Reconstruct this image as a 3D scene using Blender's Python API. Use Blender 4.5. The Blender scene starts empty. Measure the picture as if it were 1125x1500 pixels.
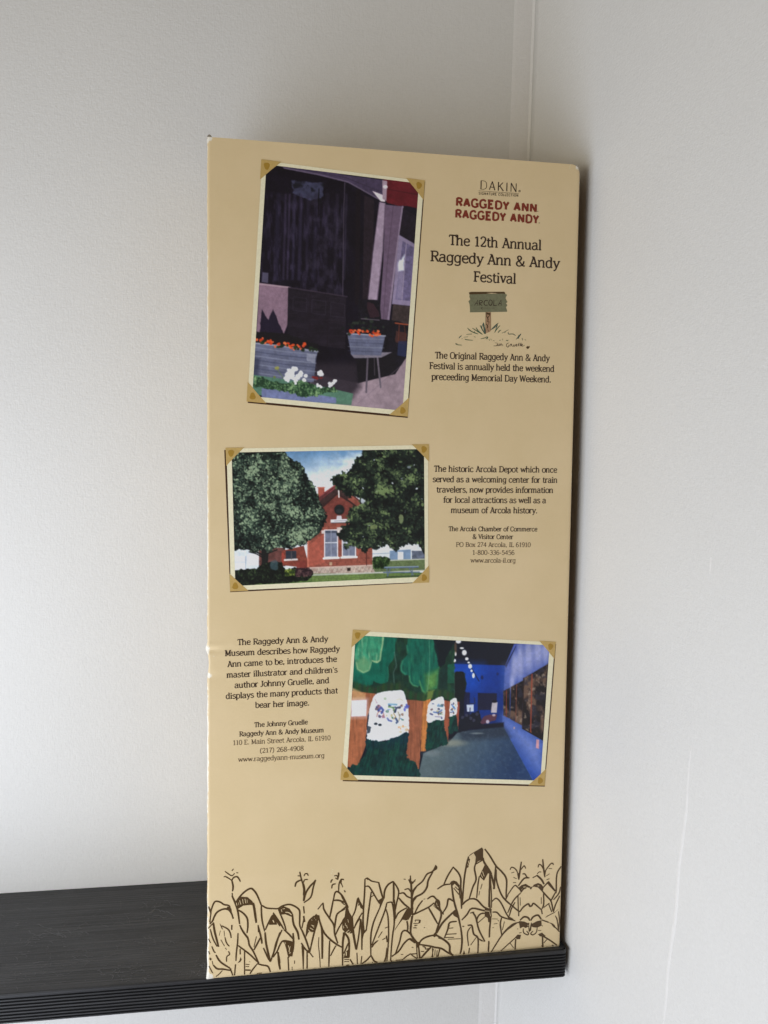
import bpy, math, random
import numpy as np
from mathutils import Vector, Matrix
random.seed(5); np.random.seed(5)
scene = bpy.context.scene
C = bpy.context.collection

# ------------------------------------------------------------------ camera
CAM = np.array([0.020137, -0.396476, 0.274237])
YAW, PITCH, ROLL, FOC = 0.155725, -0.112184, 0.020755, 1253.892   # FOC in pixels of the 1125 x 1500 photograph
def cam_axes(yaw, pitch, roll):
    fwd = np.array([math.sin(yaw)*math.cos(pitch), math.cos(yaw)*math.cos(pitch), math.sin(pitch)])
    right = np.array([math.cos(yaw), -math.sin(yaw), 0.0]); up = np.cross(right, fwd)
    return right*math.cos(roll)+up*math.sin(roll), -right*math.sin(roll)+up*math.cos(roll), fwd
RX, UX, FX = cam_axes(YAW, PITCH, ROLL)
cam = bpy.data.cameras.new('camera'); camo = bpy.data.objects.new('camera', cam); C.objects.link(camo)
camo.matrix_world = Matrix(((RX[0], UX[0], -FX[0], CAM[0]), (RX[1], UX[1], -FX[1], CAM[1]), (RX[2], UX[2], -FX[2], CAM[2]), (0, 0, 0, 1)))
cam.sensor_fit = 'VERTICAL'; cam.sensor_height = 36.0; cam.lens = FOC/1500*36.0
cam.clip_start = 0.01; cam.clip_end = 50
scene.camera = camo

# ------------------------------------------------------------------ room light
world = bpy.data.worlds.new('World'); scene.world = world; world.use_nodes = True
bg = world.node_tree.nodes['Background']; bg.inputs[0].default_value = (1.0, 0.74, 0.44, 1); bg.inputs[1].default_value = 0.14
def area(name, loc, target, sx, sy, power, col):
    l = bpy.data.lights.new(name, 'AREA'); l.shape = 'RECTANGLE'; l.size = sx; l.size_y = sy; l.energy = power; l.color = col
    o = bpy.data.objects.new(name, l); C.objects.link(o); o.location = loc
    o.rotation_euler = (Vector(target)-Vector(loc)).to_track_quat('-Z', 'Y').to_euler()
    return o
area('window_light', (-0.30, -0.25, 0.05), (0.05, 0.03, 0.12), 0.45, 0.45, 2.25, (0.80, 0.87, 1.0))
area('low_window_light', (-0.30, -0.25, -0.70), (0.05, 0.03, 0.12), 0.45, 0.45, 1.4, (0.62, 0.74, 1.0))
area('room_light', (-1.20, -1.00, 0.15), (0.05, 0.03, 0.12), 0.45, 0.45, 5.5, (1.0, 0.975, 0.84))
scene.view_settings.view_transform = 'Standard'; scene.view_settings.look = 'None'
scene.view_settings.exposure = 0.0; scene.view_settings.gamma = 1.0; scene.view_settings.use_curve_mapping = False

# ------------------------------------------------------------------ helpers
def lin(c):
    c = np.asarray(c, float)/255.0
    return np.where(c <= 0.04045, c/12.92, ((c+0.055)/1.055)**2.4)
def tag(o, label=None, cat=None, kind=None, group=None):
    if label: o['label'] = label
    if cat: o['category'] = cat
    if kind: o['kind'] = kind
    if group: o['group'] = group
    return o
def empty(name, loc=(0, 0, 0)):
    o = bpy.data.objects.new(name, None); C.objects.link(o); o.location = loc; o.empty_display_size = 0.02; return o
def mesh_obj(name, V, F, mats, parent=None, smooth=False, mi=None):
    me = bpy.data.meshes.new(name)
    me.from_pydata([tuple(map(float, v)) for v in V], [], [tuple(int(i) for i in f) for f in F])
    for m in (mats if isinstance(mats, (list, tuple)) else [mats]): me.materials.append(m)
    if mi is not None: me.polygons.foreach_set('material_index', np.asarray(mi, dtype=np.int32))
    if smooth: me.polygons.foreach_set('use_smooth', np.ones(len(me.polygons), dtype=bool))
    me.update(); o = bpy.data.objects.new(name, me); C.objects.link(o)
    if parent: o.parent = parent
    return o
class MAT:
    def __init__(s, name, rough=0.6, spec=0.5):
        s.m = bpy.data.materials.new(name); s.m.use_nodes = True; s.t = s.m.node_tree; s.n = s.t.nodes; s.b = s.n['Principled BSDF']
        s.b.inputs['Roughness'].default_value = rough; s.b.inputs['Specular IOR Level'].default_value = spec
    def node(s, typ, **kw):
        x = s.n.new(typ)
        for k, v in kw.items():
            if k.startswith('_'): setattr(x, k[1:], v)
            else: x.inputs[k.replace('0', ' ')].default_value = v
        return x
    def link(s, a, b): s.t.links.new(a, b)
    def coords(s, scale=(1, 1, 1)):
        g = s.n.new('ShaderNodeNewGeometry'); mp = s.n.new('ShaderNodeMapping'); mp.inputs['Scale'].default_value = scale
        s.link(g.outputs['Position'], mp.inputs['Vector']); return mp.outputs['Vector']
    def noise(s, scale, vec, detail=3, rough=0.5):
        x = s.n.new('ShaderNodeTexNoise'); x.inputs['Scale'].default_value = scale; x.inputs['Detail'].default_value = detail
        x.inputs['Roughness'].default_value = rough; s.link(vec, x.inputs['Vector']); return x.outputs['Fac']
    def ramp(s, fac, stops):
        r = s.n.new('ShaderNodeValToRGB'); e = r.color_ramp.elements
        while len(e) < len(stops): e.new(0.5)
        for i, (p, c) in enumerate(stops):
            e[i].position = p; e[i].color = (c[0], c[1], c[2], 1)
        s.link(fac, r.inputs['Fac']); return r.outputs['Color']
    def math(s, op, a, b=0.0):
        x = s.n.new('ShaderNodeMath'); x.operation = op
        for i, v in enumerate((a, b)):
            if isinstance(v, (int, float)): x.inputs[i].default_value = v
            else: s.link(v, x.inputs[i])
        return x.outputs[0]
    def mix(s, fac, a, b, mode='MIX'):
        x = s.n.new('ShaderNodeMix'); x.data_type = 'RGBA'; x.blend_type = mode
        for k, v in ((0, fac), (6, a), (7, b)):
            if isinstance(v, (int, float)): x.inputs[k].default_value = v
            elif isinstance(v, (tuple, list, np.ndarray)): x.inputs[k].default_value = (v[0], v[1], v[2], 1)
            else: s.link(v, x.inputs[k])
        return x.outputs[2]
    def bump(s, h, strength, dist):
        x = s.n.new('ShaderNodeBump'); x.inputs['Strength'].default_value = strength; x.inputs['Distance'].default_value = dist
        s.link(h, x.inputs['Height']); s.link(x.outputs[0], s.b.inputs['Normal'])
    def base(s, c):
        if isinstance(c, (tuple, list, np.ndarray)): s.b.inputs['Base Color'].default_value = (c[0], c[1], c[2], 1)
        else: s.link(c, s.b.inputs['Base Color'])

# wall covering: pale woven vinyl
def wall_mat(name, tint):
    m = MAT(name, 0.55, 0.35)
    a = m.noise(1.0, m.coords((2600, 2600, 320)), 2); b = m.noise(1.0, m.coords((330, 330, 2600)), 2); c = m.noise(9, m.coords(), 4)
    d = m.noise(1.0, m.coords((900, 900, 900)), 2)
    h = m.math('ADD', m.math('ADD', a, b), d)
    lo = tuple(x*0.95 for x in tint); hi = tuple(min(1, x*1.03) for x in tint)
    weave = m.ramp(m.math('MULTIPLY', h, 0.3333), [(0.40, lo), (0.60, hi)])
    m.base(m.mix(0.5, weave, m.ramp(c, [(0.3, lo), (0.7, hi)])))
    e_ = m.noise(1.0, m.coords((560, 560, 560)), 3)
    m.bump(m.math('ADD', h, m.math('MULTIPLY', e_, 1.6)), 0.30, 0.00030)
    return m.m
M_wall = wall_mat('woven_vinyl_wall', (0.765, 0.760, 0.742))
M_strip = wall_mat('corner_strip_vinyl', (0.83, 0.82, 0.805))

# black laminate
def shelf_mat(name, top):
    m = MAT(name, 0.42 if top else 0.36, 0.5)
    g = m.noise(1.0, m.coords((9, 1500, 1500)), 4, 0.6); g2 = m.noise(1.0, m.coords((5, 330, 330)), 3); w = m.noise(1.0, m.coords((28, 60, 60)), 3)
    col = m.ramp(g, [(0.36, (0.010, 0.010, 0.011)), (0.52, (0.027, 0.027, 0.029)), (0.70, (0.064, 0.064, 0.068))] if top else [(0.3, (0.007, 0.007, 0.008)), (0.75, (0.028, 0.028, 0.030))])
    dust = m.noise(1.0, m.coords((45, 160, 45)), 5, 0.7)
    dm = m.ramp(dust, [(0.55, (0, 0, 0)), (0.75, (0.5, 0.5, 0.5))])
    m.base(m.mix(m.math('MULTIPLY', dm, 0.22 if top else 0.06), col, (0.16, 0.16, 0.165)))
    r = m.ramp(w, [(0.3, (0.36,)*3), (0.7, (0.52,)*3)]); m.link(r, m.b.inputs['Roughness'])
    m.bump(m.math('ADD', g, m.math('MULTIPLY', g2, 0.7)), 0.6, 0.0006 if top else 0.0003)
    return m.m
M_shelf = shelf_mat('black_woodgrain_laminate', True)
M_band = shelf_mat('black_ribbed_edging', False)
def flat_mat(name, c, rough=0.5, spec=0.4, grain=0.0):
    m = MAT(name, rough, spec)
    n = m.noise(1.0, m.coords((900, 900, 900)), 3)
    k = grain if grain else 0.05
    m.base(m.ramp(n, [(0.3, tuple(x*(1-k) for x in c)), (0.7, tuple(min(1, x*(1+k)) for x in c))]))
    return m.m
M_cap = flat_mat('grey_edge_cap', (0.16, 0.16, 0.165), 0.4)

# carton card: tan printed paper with a linen grain, pale where the paper has worn through and on a painted left-edge highlight
TAN = (0.760, 0.595, 0.345)
mc = MAT('tan_printed_card', 0.40, 0.45)
ga = mc.noise(1.0, mc.coords((500, 500, 3600)), 2); gb = mc.noise(1.0, mc.coords((3600, 3600, 500)), 2); gc = mc.noise(28, mc.coords(), 4, 0.6)
card = mc.mix(0.5, mc.ramp(ga, [(0.35, tuple(x*0.965 for x in TAN)), (0.65, tuple(x*1.035 for x in TAN))]),
              mc.ramp(gb, [(0.35, tuple(x*0.975 for x in TAN)), (0.65, tuple(x*1.025 for x in TAN))]))
card = mc.mix(0.6, card, mc.ramp(gc, [(0.3, (TAN[0]*0.94, TAN[1]*0.935, TAN[2]*0.90)), (0.7, (TAN[0]*1.04, TAN[1]*1.05, TAN[2]*1.10))]))
at = mc.n.new('ShaderNodeAttribute'); at.attribute_name = 'wear_highlight'
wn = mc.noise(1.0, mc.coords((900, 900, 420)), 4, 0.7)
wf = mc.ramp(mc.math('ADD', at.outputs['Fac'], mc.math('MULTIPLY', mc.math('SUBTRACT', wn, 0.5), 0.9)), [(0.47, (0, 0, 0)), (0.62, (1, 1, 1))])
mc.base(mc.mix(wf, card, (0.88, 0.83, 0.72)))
mc.bump(mc.math('ADD', ga, gb), 0.12, 0.0001)
M_card = mc.m
M_kraft = flat_mat('grey_board_edge', (0.42, 0.38, 0.32), 0.8, 0.2, 0.15)
M_paper = flat_mat('bare_white_paper', (0.86, 0.84, 0.80), 0.8, 0.2, 0.06)
M_ink = flat_mat('dark_brown_ink', (0.040, 0.020, 0.012), 0.4)
M_ink2 = flat_mat('soft_brown_ink', (0.115, 0.070, 0.038), 0.4)
M_corn = flat_mat('corn_brown_ink', (0.078, 0.042, 0.013), 0.4)
M_red = flat_mat('brick_red_ink', (0.22, 0.030, 0.014), 0.4)
M_mat = flat_mat('cream_photo_border', (0.88, 0.82, 0.58), 0.4)
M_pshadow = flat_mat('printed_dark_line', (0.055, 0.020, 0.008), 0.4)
M_gold = flat_mat('gold_photo_corner', (0.56, 0.38, 0.13), 0.4, 0.4, 0.06)
M_golddot = flat_mat('ochre_heart', (0.40, 0.235, 0.035), 0.4)
M_tanink = flat_mat('tan_gap', TAN, 0.4)
M_sage = flat_mat('sage_green_ink', (0.185, 0.185, 0.105), 0.4, 0.4, 0.12)
M_green = flat_mat('grass_green_ink', (0.055, 0.11, 0.055), 0.4)
M_teal = flat_mat('deep_teal_ink', (0.025, 0.075, 0.06), 0.4)

# ------------------------------------------------------------------ carton face frame
LEAN, TURN, W, H = 0.051163, 0.020562, 0.181131, 0.400
EX = np.array([math.cos(TURN), math.sin(TURN), 0.0]); EY = np.array([0.0, math.sin(LEAN), math.cos(LEAN)])
EN = np.cross(EX, EY); EN = EN/np.linalg.norm(EN)           # points to the room (-Y)
if EN[1] > 0: EN = -EN
MINV = None
def to_face(px, py):
    """position on the front of the carton (metres from its lower left corner) of a point measured in the photograph"""
    px = np.asarray(px, float); py = np.asarray(py, float)
    d = (px[..., None]-562.5)*RX-(py[..., None]-750)*UX+FOC*FX
    n = np.cross(EX, EY)
    t = -(CAM@n)/(d@n)
    P = CAM+t[..., None]*d
    G = np.array([[EX@EX, EX@EY], [EX@EY, EY@EY]]); Gi = np.linalg.inv(G)
    a = P@EX; b = P@EY
    return np.stack([Gi[0, 0]*a+Gi[0, 1]*b, Gi[1, 0]*a+Gi[1, 1]*b], -1)
def to_photo(u, v):
    P = u[..., None]*EX+v[..., None]*EY-CAM
    z = P@FX
    return 562.5+FOC*(P@RX)/z, 750-FOC*(P@UX)/z
def P3(u, v, n=0.0):
    return u*EX+v*EY+n*EN

# ------------------------------------------------------------------ walls
D = 0.0898; XC = 0.1749
def side_x(y, z):
    k = 0.125+0.100*min(1, max(0, (z+0.02)/0.44)); dy = D-y
    if dy > 0.25: return XC+k*0.25+0.14*(dy-0.25)
    return XC+k*dy
V = []; F = []
xs = [-2.2, -0.6, XC+0.0]; zs = [-0.8, 1.2]
wall = mesh_obj('back_wall', [(-2.2, D, -0.8), (XC, D, -0.8), (XC, D, 1.2), (-2.2, D, 1.2), (-2.2, D+0.03, -0.8), (XC, D+0.03, -0.8), (XC, D+0.03, 1.2), (-2.2, D+0.03, 1.2)],
                [(0, 1, 2, 3), (5, 4, 7, 6), (1, 5, 6, 2), (4, 0, 3, 7), (3, 2, 6, 7), (4, 5, 1, 0)], M_wall)
tag(wall, kind='structure')
ny, nz = 60, 60
ys = np.concatenate([np.linspace(D, -0.16, 40), np.linspace(-0.2, -0.75, 12)]); zz = np.concatenate([[-0.8], np.linspace(-0.25, 0.65, 46), [1.2]])
V = [(side_x(y, z)+0.0002*math.sin(31*z+9*y)*min(1, (D-y)*20), y, z) for y in ys for z in zz]; n = len(V); nb = len(zz)
F = [(i*nb+j, i*nb+j+1, (i+1)*nb+j+1, (i+1)*nb+j) for i in range(len(ys)-1) for j in range(nb-1)]
sw = mesh_obj('side_wall', V, F, M_wall, smooth=True); tag(sw, kind='structure')
sol = sw.modifiers.new('thickness', 'SOLIDIFY'); sol.thickness = 0.02
sol.offset = 1.0
# the raised paper edge that runs down the side wall, and the covering's overlap in the corner
def ridge(name, fn, z0, z1, w, h, mat, par):
    V = []; F = []; n = 60
    for i in range(n+1):
        z = z0+(z1-z0)*i/n; y = fn(z)+0.0006*math.sin(i*1.7)
        hh = h*(0.55+0.45*math.sin(i*0.9)**2)
        for k, (dy, dx) in enumerate(((-w, 0.0003), (-w*0.3, -hh), (w*0.3, -hh), (w, 0.0003))):
            V.append((side_x(y+dy, z)+dx, y+dy, z))
    for i in range(n):
        for k in range(3): a = i*4+k; F.append((a, a+1, a+5, a+4))
    return mesh_obj(name, V, F, mat, par, smooth=True)
ridge('wallpaper_ridge', lambda z: -0.078+0.030*(0.2-z)*1.0*0.25, -0.5, 0.22, 0.0014, 0.00011, M_strip, sw)
V = []; F = []
for z in (-0.8, 1.2):
    for x, y in ((XC-0.0130, D+0.0002), (XC-0.0095, D-0.0002), (XC-0.0009, D-0.00035), (XC+0.0004, D-0.0014)): V.append((x, y, z))
F = [(0, 1, 5, 4), (1, 2, 6, 5), (2, 3, 7, 6)]
cs = mesh_obj('corner_strip', V, F, M_strip, wall)

# ------------------------------------------------------------------ shelf
T = 0.015; XR = 0.1838; XL = -0.75
shelf = empty('wall_shelf', (0, 0, -T)); tag(shelf, 'black woodgrain wall shelf with a ribbed front edge under the tan carton', 'shelf')
def local(o, par):
    o.parent = par; o.location = -Vector(par.location); return o
# board: plan outline with rounded right front corner
rc = 0.0022; f0 = 0.0012
outl = [(XL, D-0.0002), (XL, f0)]
for k in range(7):
    a = -math.pi/2+math.pi/2*k/6; outl.append((XR-rc-0.0010+rc*math.cos(a), f0+rc+rc*math.sin(a)))
outl.append((XR-0.0010, D-0.0002))
n = len(outl); V = [(x, y, 0.0) for x, y in outl]+[(x, y, -T) for x, y in outl]
F = [tuple(range(n)), tuple(range(2*n-1, n-1, -1))]+[(i, i+n, (i+1) % n+n, (i+1) % n) for i in range(n)]
board = local(mesh_obj('board', V, F, M_shelf), shelf)
# edging: rib profile swept along the front and round the corner
prof = [(0.0012, 0.0000), (0.0004, -0.00015), (0.0001, -0.0006), (0.0, -0.0018)]
z = -0.0021; pr = random.Random(3)
while z > -T+0.0012:
    prof += [(0.0018, z-0.0002), (0.0019, z-0.00065), (0.0002, z-0.0008), (0.0, z-0.0013)]; z -= 0.00165+pr.uniform(-0.00012, 0.00012)
prof += [(0.0001, -T+0.0004), (0.0005, -T), (0.0012, -T)]
path = [(XL, 0.0, 0, -1)]+[(XL+(XR-rc-XL)*i/90, 0.0, 0, -1) for i in range(1, 91)]
for k in range(1, 7):
    a = -math.pi/2+math.pi/2*k/6; path.append((XR-rc+rc*math.cos(a), rc+rc*math.sin(a), math.cos(a), math.sin(a)))
path.append((XR, 0.0085, 1, 0))
V = []; F = []; m = len(prof)
for i, (x, y, nx, ny_) in enumerate(path):
    jit = 0.00006*math.sin(i*2.3)
    for k, (dp, zz_) in enumerate(prof):
        V.append((x-nx*dp*(1 if i < len(path)-9 else 0.55), y-ny_*dp*(1 if i < len(path)-9 else 0.55), zz_+jit*(0.5 if 3 < k < m-3 else 0)))
for i in range(len(path)-1):
    for k in range(m-1): a = i*m+k; F.append((a, a+1, a+m+1, a+m))
band = local(mesh_obj('ribbed_edging', V, F, M_band, smooth=False), shelf)
V = [(XR+dx, y, zz_) for dx in (-0.0009, -0.0001) for (y, zz_) in ((0.0085, -0.0005), (0.0085, -T+0.0003), (D-0.0006, -T+0.0003), (D-0.0006, -0.0005))]
F = [(0, 1, 2, 3), (7, 6, 5, 4), (0, 4, 5, 1), (1, 5, 6, 2), (2, 6, 7, 3), (3, 7, 4, 0)]
cap = local(mesh_obj('end_cap', V, F, M_cap), shelf)

# lint and dust on the shelf
M_lint = flat_mat('grey_lint', (0.19, 0.19, 0.195), 0.9, 0.1, 0.2)
V = []; F = []
def fibre(x, y, L, ang, curl, r, z0=0.00005):
    n = 9; pts = []; a = ang
    for i in range(n):
        pts.append((x, y, z0+r+0.0003*abs(math.sin(i*0.9))*random.random())); a += curl*random.uniform(0.2, 1.4)/n; x += math.cos(a)*L/n; y += math.sin(a)*L/n
    for i, p in enumerate(pts):
        q = pts[min(i+1, n-1)]; q0 = pts[max(i-1, 0)]; t = Vector(q)-Vector(q0); t.z = 0; t.normalize(); s = Vector((-t.y, t.x, 0))
        b = len(V)
        V.extend([Vector(p)+s*r, Vector(p)+Vector((0, 0, r)), Vector(p)-s*r])
        if i: F.extend([(b-3, b-2, b+1, b), (b-2, b-1, b+2, b+1)])
def shelf_pt(px, py):
    d = (px-562.5)*RX-(py-750)*UX+FOC*FX; t = -CAM[2]/d[2]; return (CAM+t*d)[:2]
for (px, py, nf, sp, L, rr) in ((228, 1338, 14, 5, .010, .00007), (236, 1322, 10, 4, .008, .00006), (165, 1350, 12, 9, .012, .00004), (205, 1378, 14, 8, .009, .00004),
                            (48, 1370, 16, 8, .006, .00006), (95, 1368, 12, 8, .010, .00005), (120, 1364, 8, 5, .006, .00006), (175, 1425, 16, 5, .004, .00006),
                            (205, 1425, 10, 5, .004, .00006), (30, 1325, 14, 14, .006, .00004), (125, 1410, 12, 14, .010, .00004), (40, 1395, 14, 12, .006, .00005),
                            (296, 1420, 26, 5, .003, .00006), (300, 1428, 14, 4, .002, .00007), (30, 1440, 14, 12, .004, .00005), (250, 1405, 8, 14, .006, .00004), (80, 1435, 14, 16, .004, .00004)):
    for k in range(nf):
        x, y = shelf_pt(px+random.gauss(0, sp*2.2), py+random.gauss(0, sp*1.2))
        if not (0.0015 < y < D-0.003): continue
        fibre(x, y, L*random.uniform(.3, 1.0), random.uniform(-0.9, 1.6), random.uniform(-3, 3), rr)
for k in range(2600):
    x = random.uniform(-0.26, 0.0); y = random.uniform(0.002, D-0.003); r = random.uniform(.00003, .00011); b = len(V)
    V.extend([(x-r, y-r, .00004), (x+r, y-r, .00004), (x+r, y+r, .00004), (x-r, y+r, .00004), (x, y, .00004+r)]); F.extend([(b, b+1, b+4), (b+1, b+2, b+4), (b+2, b+3, b+4), (b+3, b, b+4)])
lint = mesh_obj('lint', V, F, M_lint); tag(lint, 'pale fibres and dust lying on the black shelf beside the carton', 'lint', 'stuff')

# ------------------------------------------------------------------ carton
carton = empty('carton', (0, 0, 0)); tag(carton, 'tall tan cardboard carton printed with three photographs, standing on the black shelf', 'carton')
RB = 0.0011
def back_y(v): return 0.0775                     # the back stands upright, so the carton narrows towards its top
us = [0, 0.0004, 0.0008]
def section(v):
    """one horizontal ring of the shell: left side, rounded edge, front, rounded edge, right side"""
    pts = []; nf = len(FU)
    yb = back_y(v)
    l0 = P3(0, v); r0 = P3(W, v)
    for s in (1.0, 0.5): pts.append(np.array([l0[0], l0[1]+(yb-l0[1])*s, l0[2]*(1)]))
    for k in range(5):
        a = math.pi/2*k/4; pts.append(P3(RB-RB*math.cos(a), v, -RB+RB*math.sin(a)))
    for u in FU: pts.append(P3(u, v))
    for k in range(5):
        a = math.pi/2*k/4; pts.append(P3(W-RB+RB*math.sin(a), v, -RB+RB*math.cos(a)))
    for s in (0.5, 1.0): pts.append(np.array([r0[0], r0[1]+(yb-r0[1])*s, r0[2]]))
    return pts
FU = [RB+0.0005+0.0007*i for i in range(22)]+list(np.linspace(0.02, W-0.006, 30))+[W-0.006+0.0007*i for i in range(1, 6)]
VV = sorted(set(list(np.round(np.linspace(0.0, H, 260), 5))+list(np.round(np.linspace(0.140, 0.170, 60), 5))))
rings = []; wear_highlight = []
dv0 = to_face(305, 952)[1]; dv1 = to_face(305, 990)[1]
for v in VV:
    ring = section(v); n = len(ring); wr = []
    for i, p in enumerate(ring):
        rel = p-P3(0, 0); u = rel@EX
        p = p.copy()
        isfront = 2 <= i < n-2
        # crushed place on the left edge
        if isfront:
            a = math.exp(-((v-dv0)/0.0016)**2); b = math.exp(-((v-dv1)/0.0022)**2); c = math.exp(-((v-(dv0+dv1)/2)/0.0055)**2)
            fall = math.exp(-max(0, u)/0.0035); fall2 = math.exp(-max(0, u)/0.009)
            p = p-EN*(0.0014*a*fall+0.0006*b*fall+0.00045*c*fall*0.6+0.00022*a*fall2)+EN*(0.0004*math.exp(-((v-dv0-0.0024)/0.0013)**2)*fall)
            p = p+EX*(-0.0011*a*math.exp(-max(0, u)/0.0012)+0.0007*c*math.exp(-max(0, u)/0.0015))
            p = p+EX*0.00012*math.sin(v*420)*math.exp(-max(0, u)/0.0008)
        # blunted corners
        dc = math.hypot(u-W, v-H)
        if dc < 0.0035: p = p+(-0.0009*EX-0.0011*EY)*(1-dc/0.0035)
        dl = math.hypot(u, v)
        if dl < 0.004: p = p+EN*0.0006*(1-dl/0.004)+EX*-0.0005*(1-dl/0.004)
        # amount of worn paper, plus a painted highlight along the left edge
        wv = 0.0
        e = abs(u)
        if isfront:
            wv = max(wv, 0.72*math.exp(-(e/0.0010)**4)*(0.80+0.2*math.sin(v*61+1)))  # steady pale strip: the lit left edge put into the colour
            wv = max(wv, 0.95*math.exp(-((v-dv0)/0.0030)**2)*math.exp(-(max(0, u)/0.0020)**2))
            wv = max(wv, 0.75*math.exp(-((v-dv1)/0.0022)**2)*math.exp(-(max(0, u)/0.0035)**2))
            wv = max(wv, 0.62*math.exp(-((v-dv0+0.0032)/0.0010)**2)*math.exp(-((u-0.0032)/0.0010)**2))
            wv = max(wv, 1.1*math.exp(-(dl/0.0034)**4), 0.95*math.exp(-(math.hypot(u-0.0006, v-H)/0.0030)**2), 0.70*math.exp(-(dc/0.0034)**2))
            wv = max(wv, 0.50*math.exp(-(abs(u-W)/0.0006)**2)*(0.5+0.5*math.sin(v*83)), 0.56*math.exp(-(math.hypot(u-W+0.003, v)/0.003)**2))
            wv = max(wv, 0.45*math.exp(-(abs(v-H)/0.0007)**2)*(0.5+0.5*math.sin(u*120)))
        rings.append(p); wr.append(wv)
    wear_highlight += wr
n = len(section(0.0)); F = []
for j in range(len(VV)-1):
    for i in range(n-1): a = j*n+i; F.append((a, a+1, a+n+1, a+n))
    F.append((j*n+n-1, j*n, j*n+n, j*n+2*n-1))       # back
F.append(tuple(range(n-1, -1, -1)))
M_side = flat_mat('gap_shade_brown_side', (0.15, 0.085, 0.035), 0.5)  # right side coloured dark to deepen the shade in the wall gap
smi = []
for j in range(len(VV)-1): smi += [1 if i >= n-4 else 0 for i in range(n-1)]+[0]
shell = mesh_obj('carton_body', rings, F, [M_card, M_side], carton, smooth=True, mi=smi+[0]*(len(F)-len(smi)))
att = shell.data.attributes.new('wear_highlight', 'FLOAT', 'POINT'); att.data.foreach_set('value', np.array(wear_highlight, dtype=np.float32))
tn = len(VV)-1
# top flap: a lid board resting between the sides, with its bare board edge showing, and a lifted tuck at the left
top = []
e0 = P3(0.0012, H-0.0004, -0.0003); e1 = P3(W-0.0012, H-0.0004, -0.0003)
yb = back_y(H)
V = []
N = 40
for s in range(N+1):
    u = 0.0012+(W-0.0024)*s/N; wob = 0.00015*math.sin(s*1.3)+0.0001*math.sin(s*3.1)
    p = P3(u, H-0.0002+wob, -0.0002); q = p.copy(); q[1] = yb; q[2] = H*EY[2]-0.0004+wob
    V += [p, q, p-np.array([0, 0, 0.0012]), q-np.array([0, 0, 0.0012])]
F = []
for s in range(N):
    a = s*4; F += [(a, a+1, a+5, a+4), (a+2, a+6, a+7, a+3), (a, a+4, a+6, a+2), (a+1, a+3, a+7, a+5)]
F += [(0, 2, 3, 1), (N*4, N*4+1, N*4+3, N*4+2)]
flap = mesh_obj('top_flap', V, F, [M_card, M_kraft], carton, mi=[1 if (k % 4 == 2 and k < 4*N) else 0 for k in range(len(F))])
# torn corner tuck that sticks up at the top left
c0 = to_face(303.5, 199)[0]
tv = [P3(-0.0002, H-0.0006, -0.0006), P3(0.0022, H-0.0006, -0.0008), P3(0.0019, H+0.0010, -0.0016), P3(0.0002, H+0.0013, -0.0014), P3(0.0011, H+0.0018, -0.0017)]
tb = [p+np.array([0, 0.0009, 0]) for p in tv]
V = tv+tb
F = [(0, 1, 2, 4, 3), (8, 9, 7, 6, 5), (0, 5, 6, 1), (1, 6, 7, 2), (2, 7, 9, 4), (4, 9, 8, 3), (3, 8, 5, 0)]
tag(mesh_obj('corner_tuck', V, F, M_kraft, carton), 'frayed grey board corner sticking up at the top left')

# ------------------------------------------------------------------ flat print: ribbons, polygons
def catmull(pts, k=6):
    P = [np.array(p, float) for p in pts]
    if len(P) < 3: return P
    closed = np.allclose(P[0], P[-1])
    out = []
    for i in range(len(P)-1):
        p1, p2 = P[i], P[i+1]
        p0 = P[i-1] if i > 0 else (P[-2] if closed else 2*p1-p2)
        p3 = P[i+2] if i+2 < len(P) else (P[1] if closed else 2*p2-p1)
        for t in np.linspace(0, 1, k, endpoint=False):
            out.append(0.5*((2*p1)+(-p0+p2)*t+(2*p0-5*p1+4*p2-p3)*t*t+(-p0+3*p1-3*p2+p3)*t**3))
    out.append(P[-1]); return out
class Print:
    """flat marks printed on the carton: every mark a face of its own, a hair above the one below"""
    def __init__(s, lift): s.V = []; s.F = []; s.mi = []; s.lift = lift; s.k = 0
    def n(s): s.k += 1; return s.lift+4e-7*(s.k % 60)
    def ribbon(s, pts, w, mi=0, taper=0.0):
        """pts in face metres; w width (number or list)"""
        P = [np.array(p, float) for p in pts]; P = [p for i, p in enumerate(P) if i == 0 or np.linalg.norm(p-P[i-1]) > 1e-7]
        m = len(P)
        if m < 2: return
        z = s.n(); b = len(s.V)
        for i, p in enumerate(P):
            t0 = P[i]-P[i-1] if i > 0 else P[1]-P[0]; t1 = P[i+1]-P[i] if i < m-1 else t0
            t0 = t0/np.linalg.norm(t0); t1 = t1/np.linalg.norm(t1); t = t0+t1
            L = np.linalg.norm(t); t = t/L if L > 1e-3 else t1
            sc = min(1.6, 1/max(0.4, abs(t@t1))); nn = np.array([-t[1], t[0]])
            ww = w if np.isscalar(w) else w[i]
            if taper: f = i/(m-1); ww = ww*(1-taper*(abs(2*f-1)**3))
            s.V.append(P3(*(p+nn*ww/2*sc), z)); s.V.append(P3(*(p-nn*ww/2*sc), z))
        for i in range(m-1): a = b+2*i; s.F.append((a+1, a+3, a+2, a)); s.mi.append(mi)
    def poly(s, pts, mi=0):
        z = s.n(); b = len(s.V); s.V += [P3(p[0], p[1], z) for p in pts]
        A = sum(pts[i][0]*pts[(i+1) % len(pts)][1]-pts[(i+1) % len(pts)][0]*pts[i][1] for i in range(len(pts)))
        f = tuple(range(b, b+len(pts)))
        s.F.append(f if A > 0 else f[::-1]); s.mi.append(mi)
    def build(s, name, mats, parent): return mesh_obj(name, s.V, s.F, mats, parent, mi=s.mi)
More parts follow.
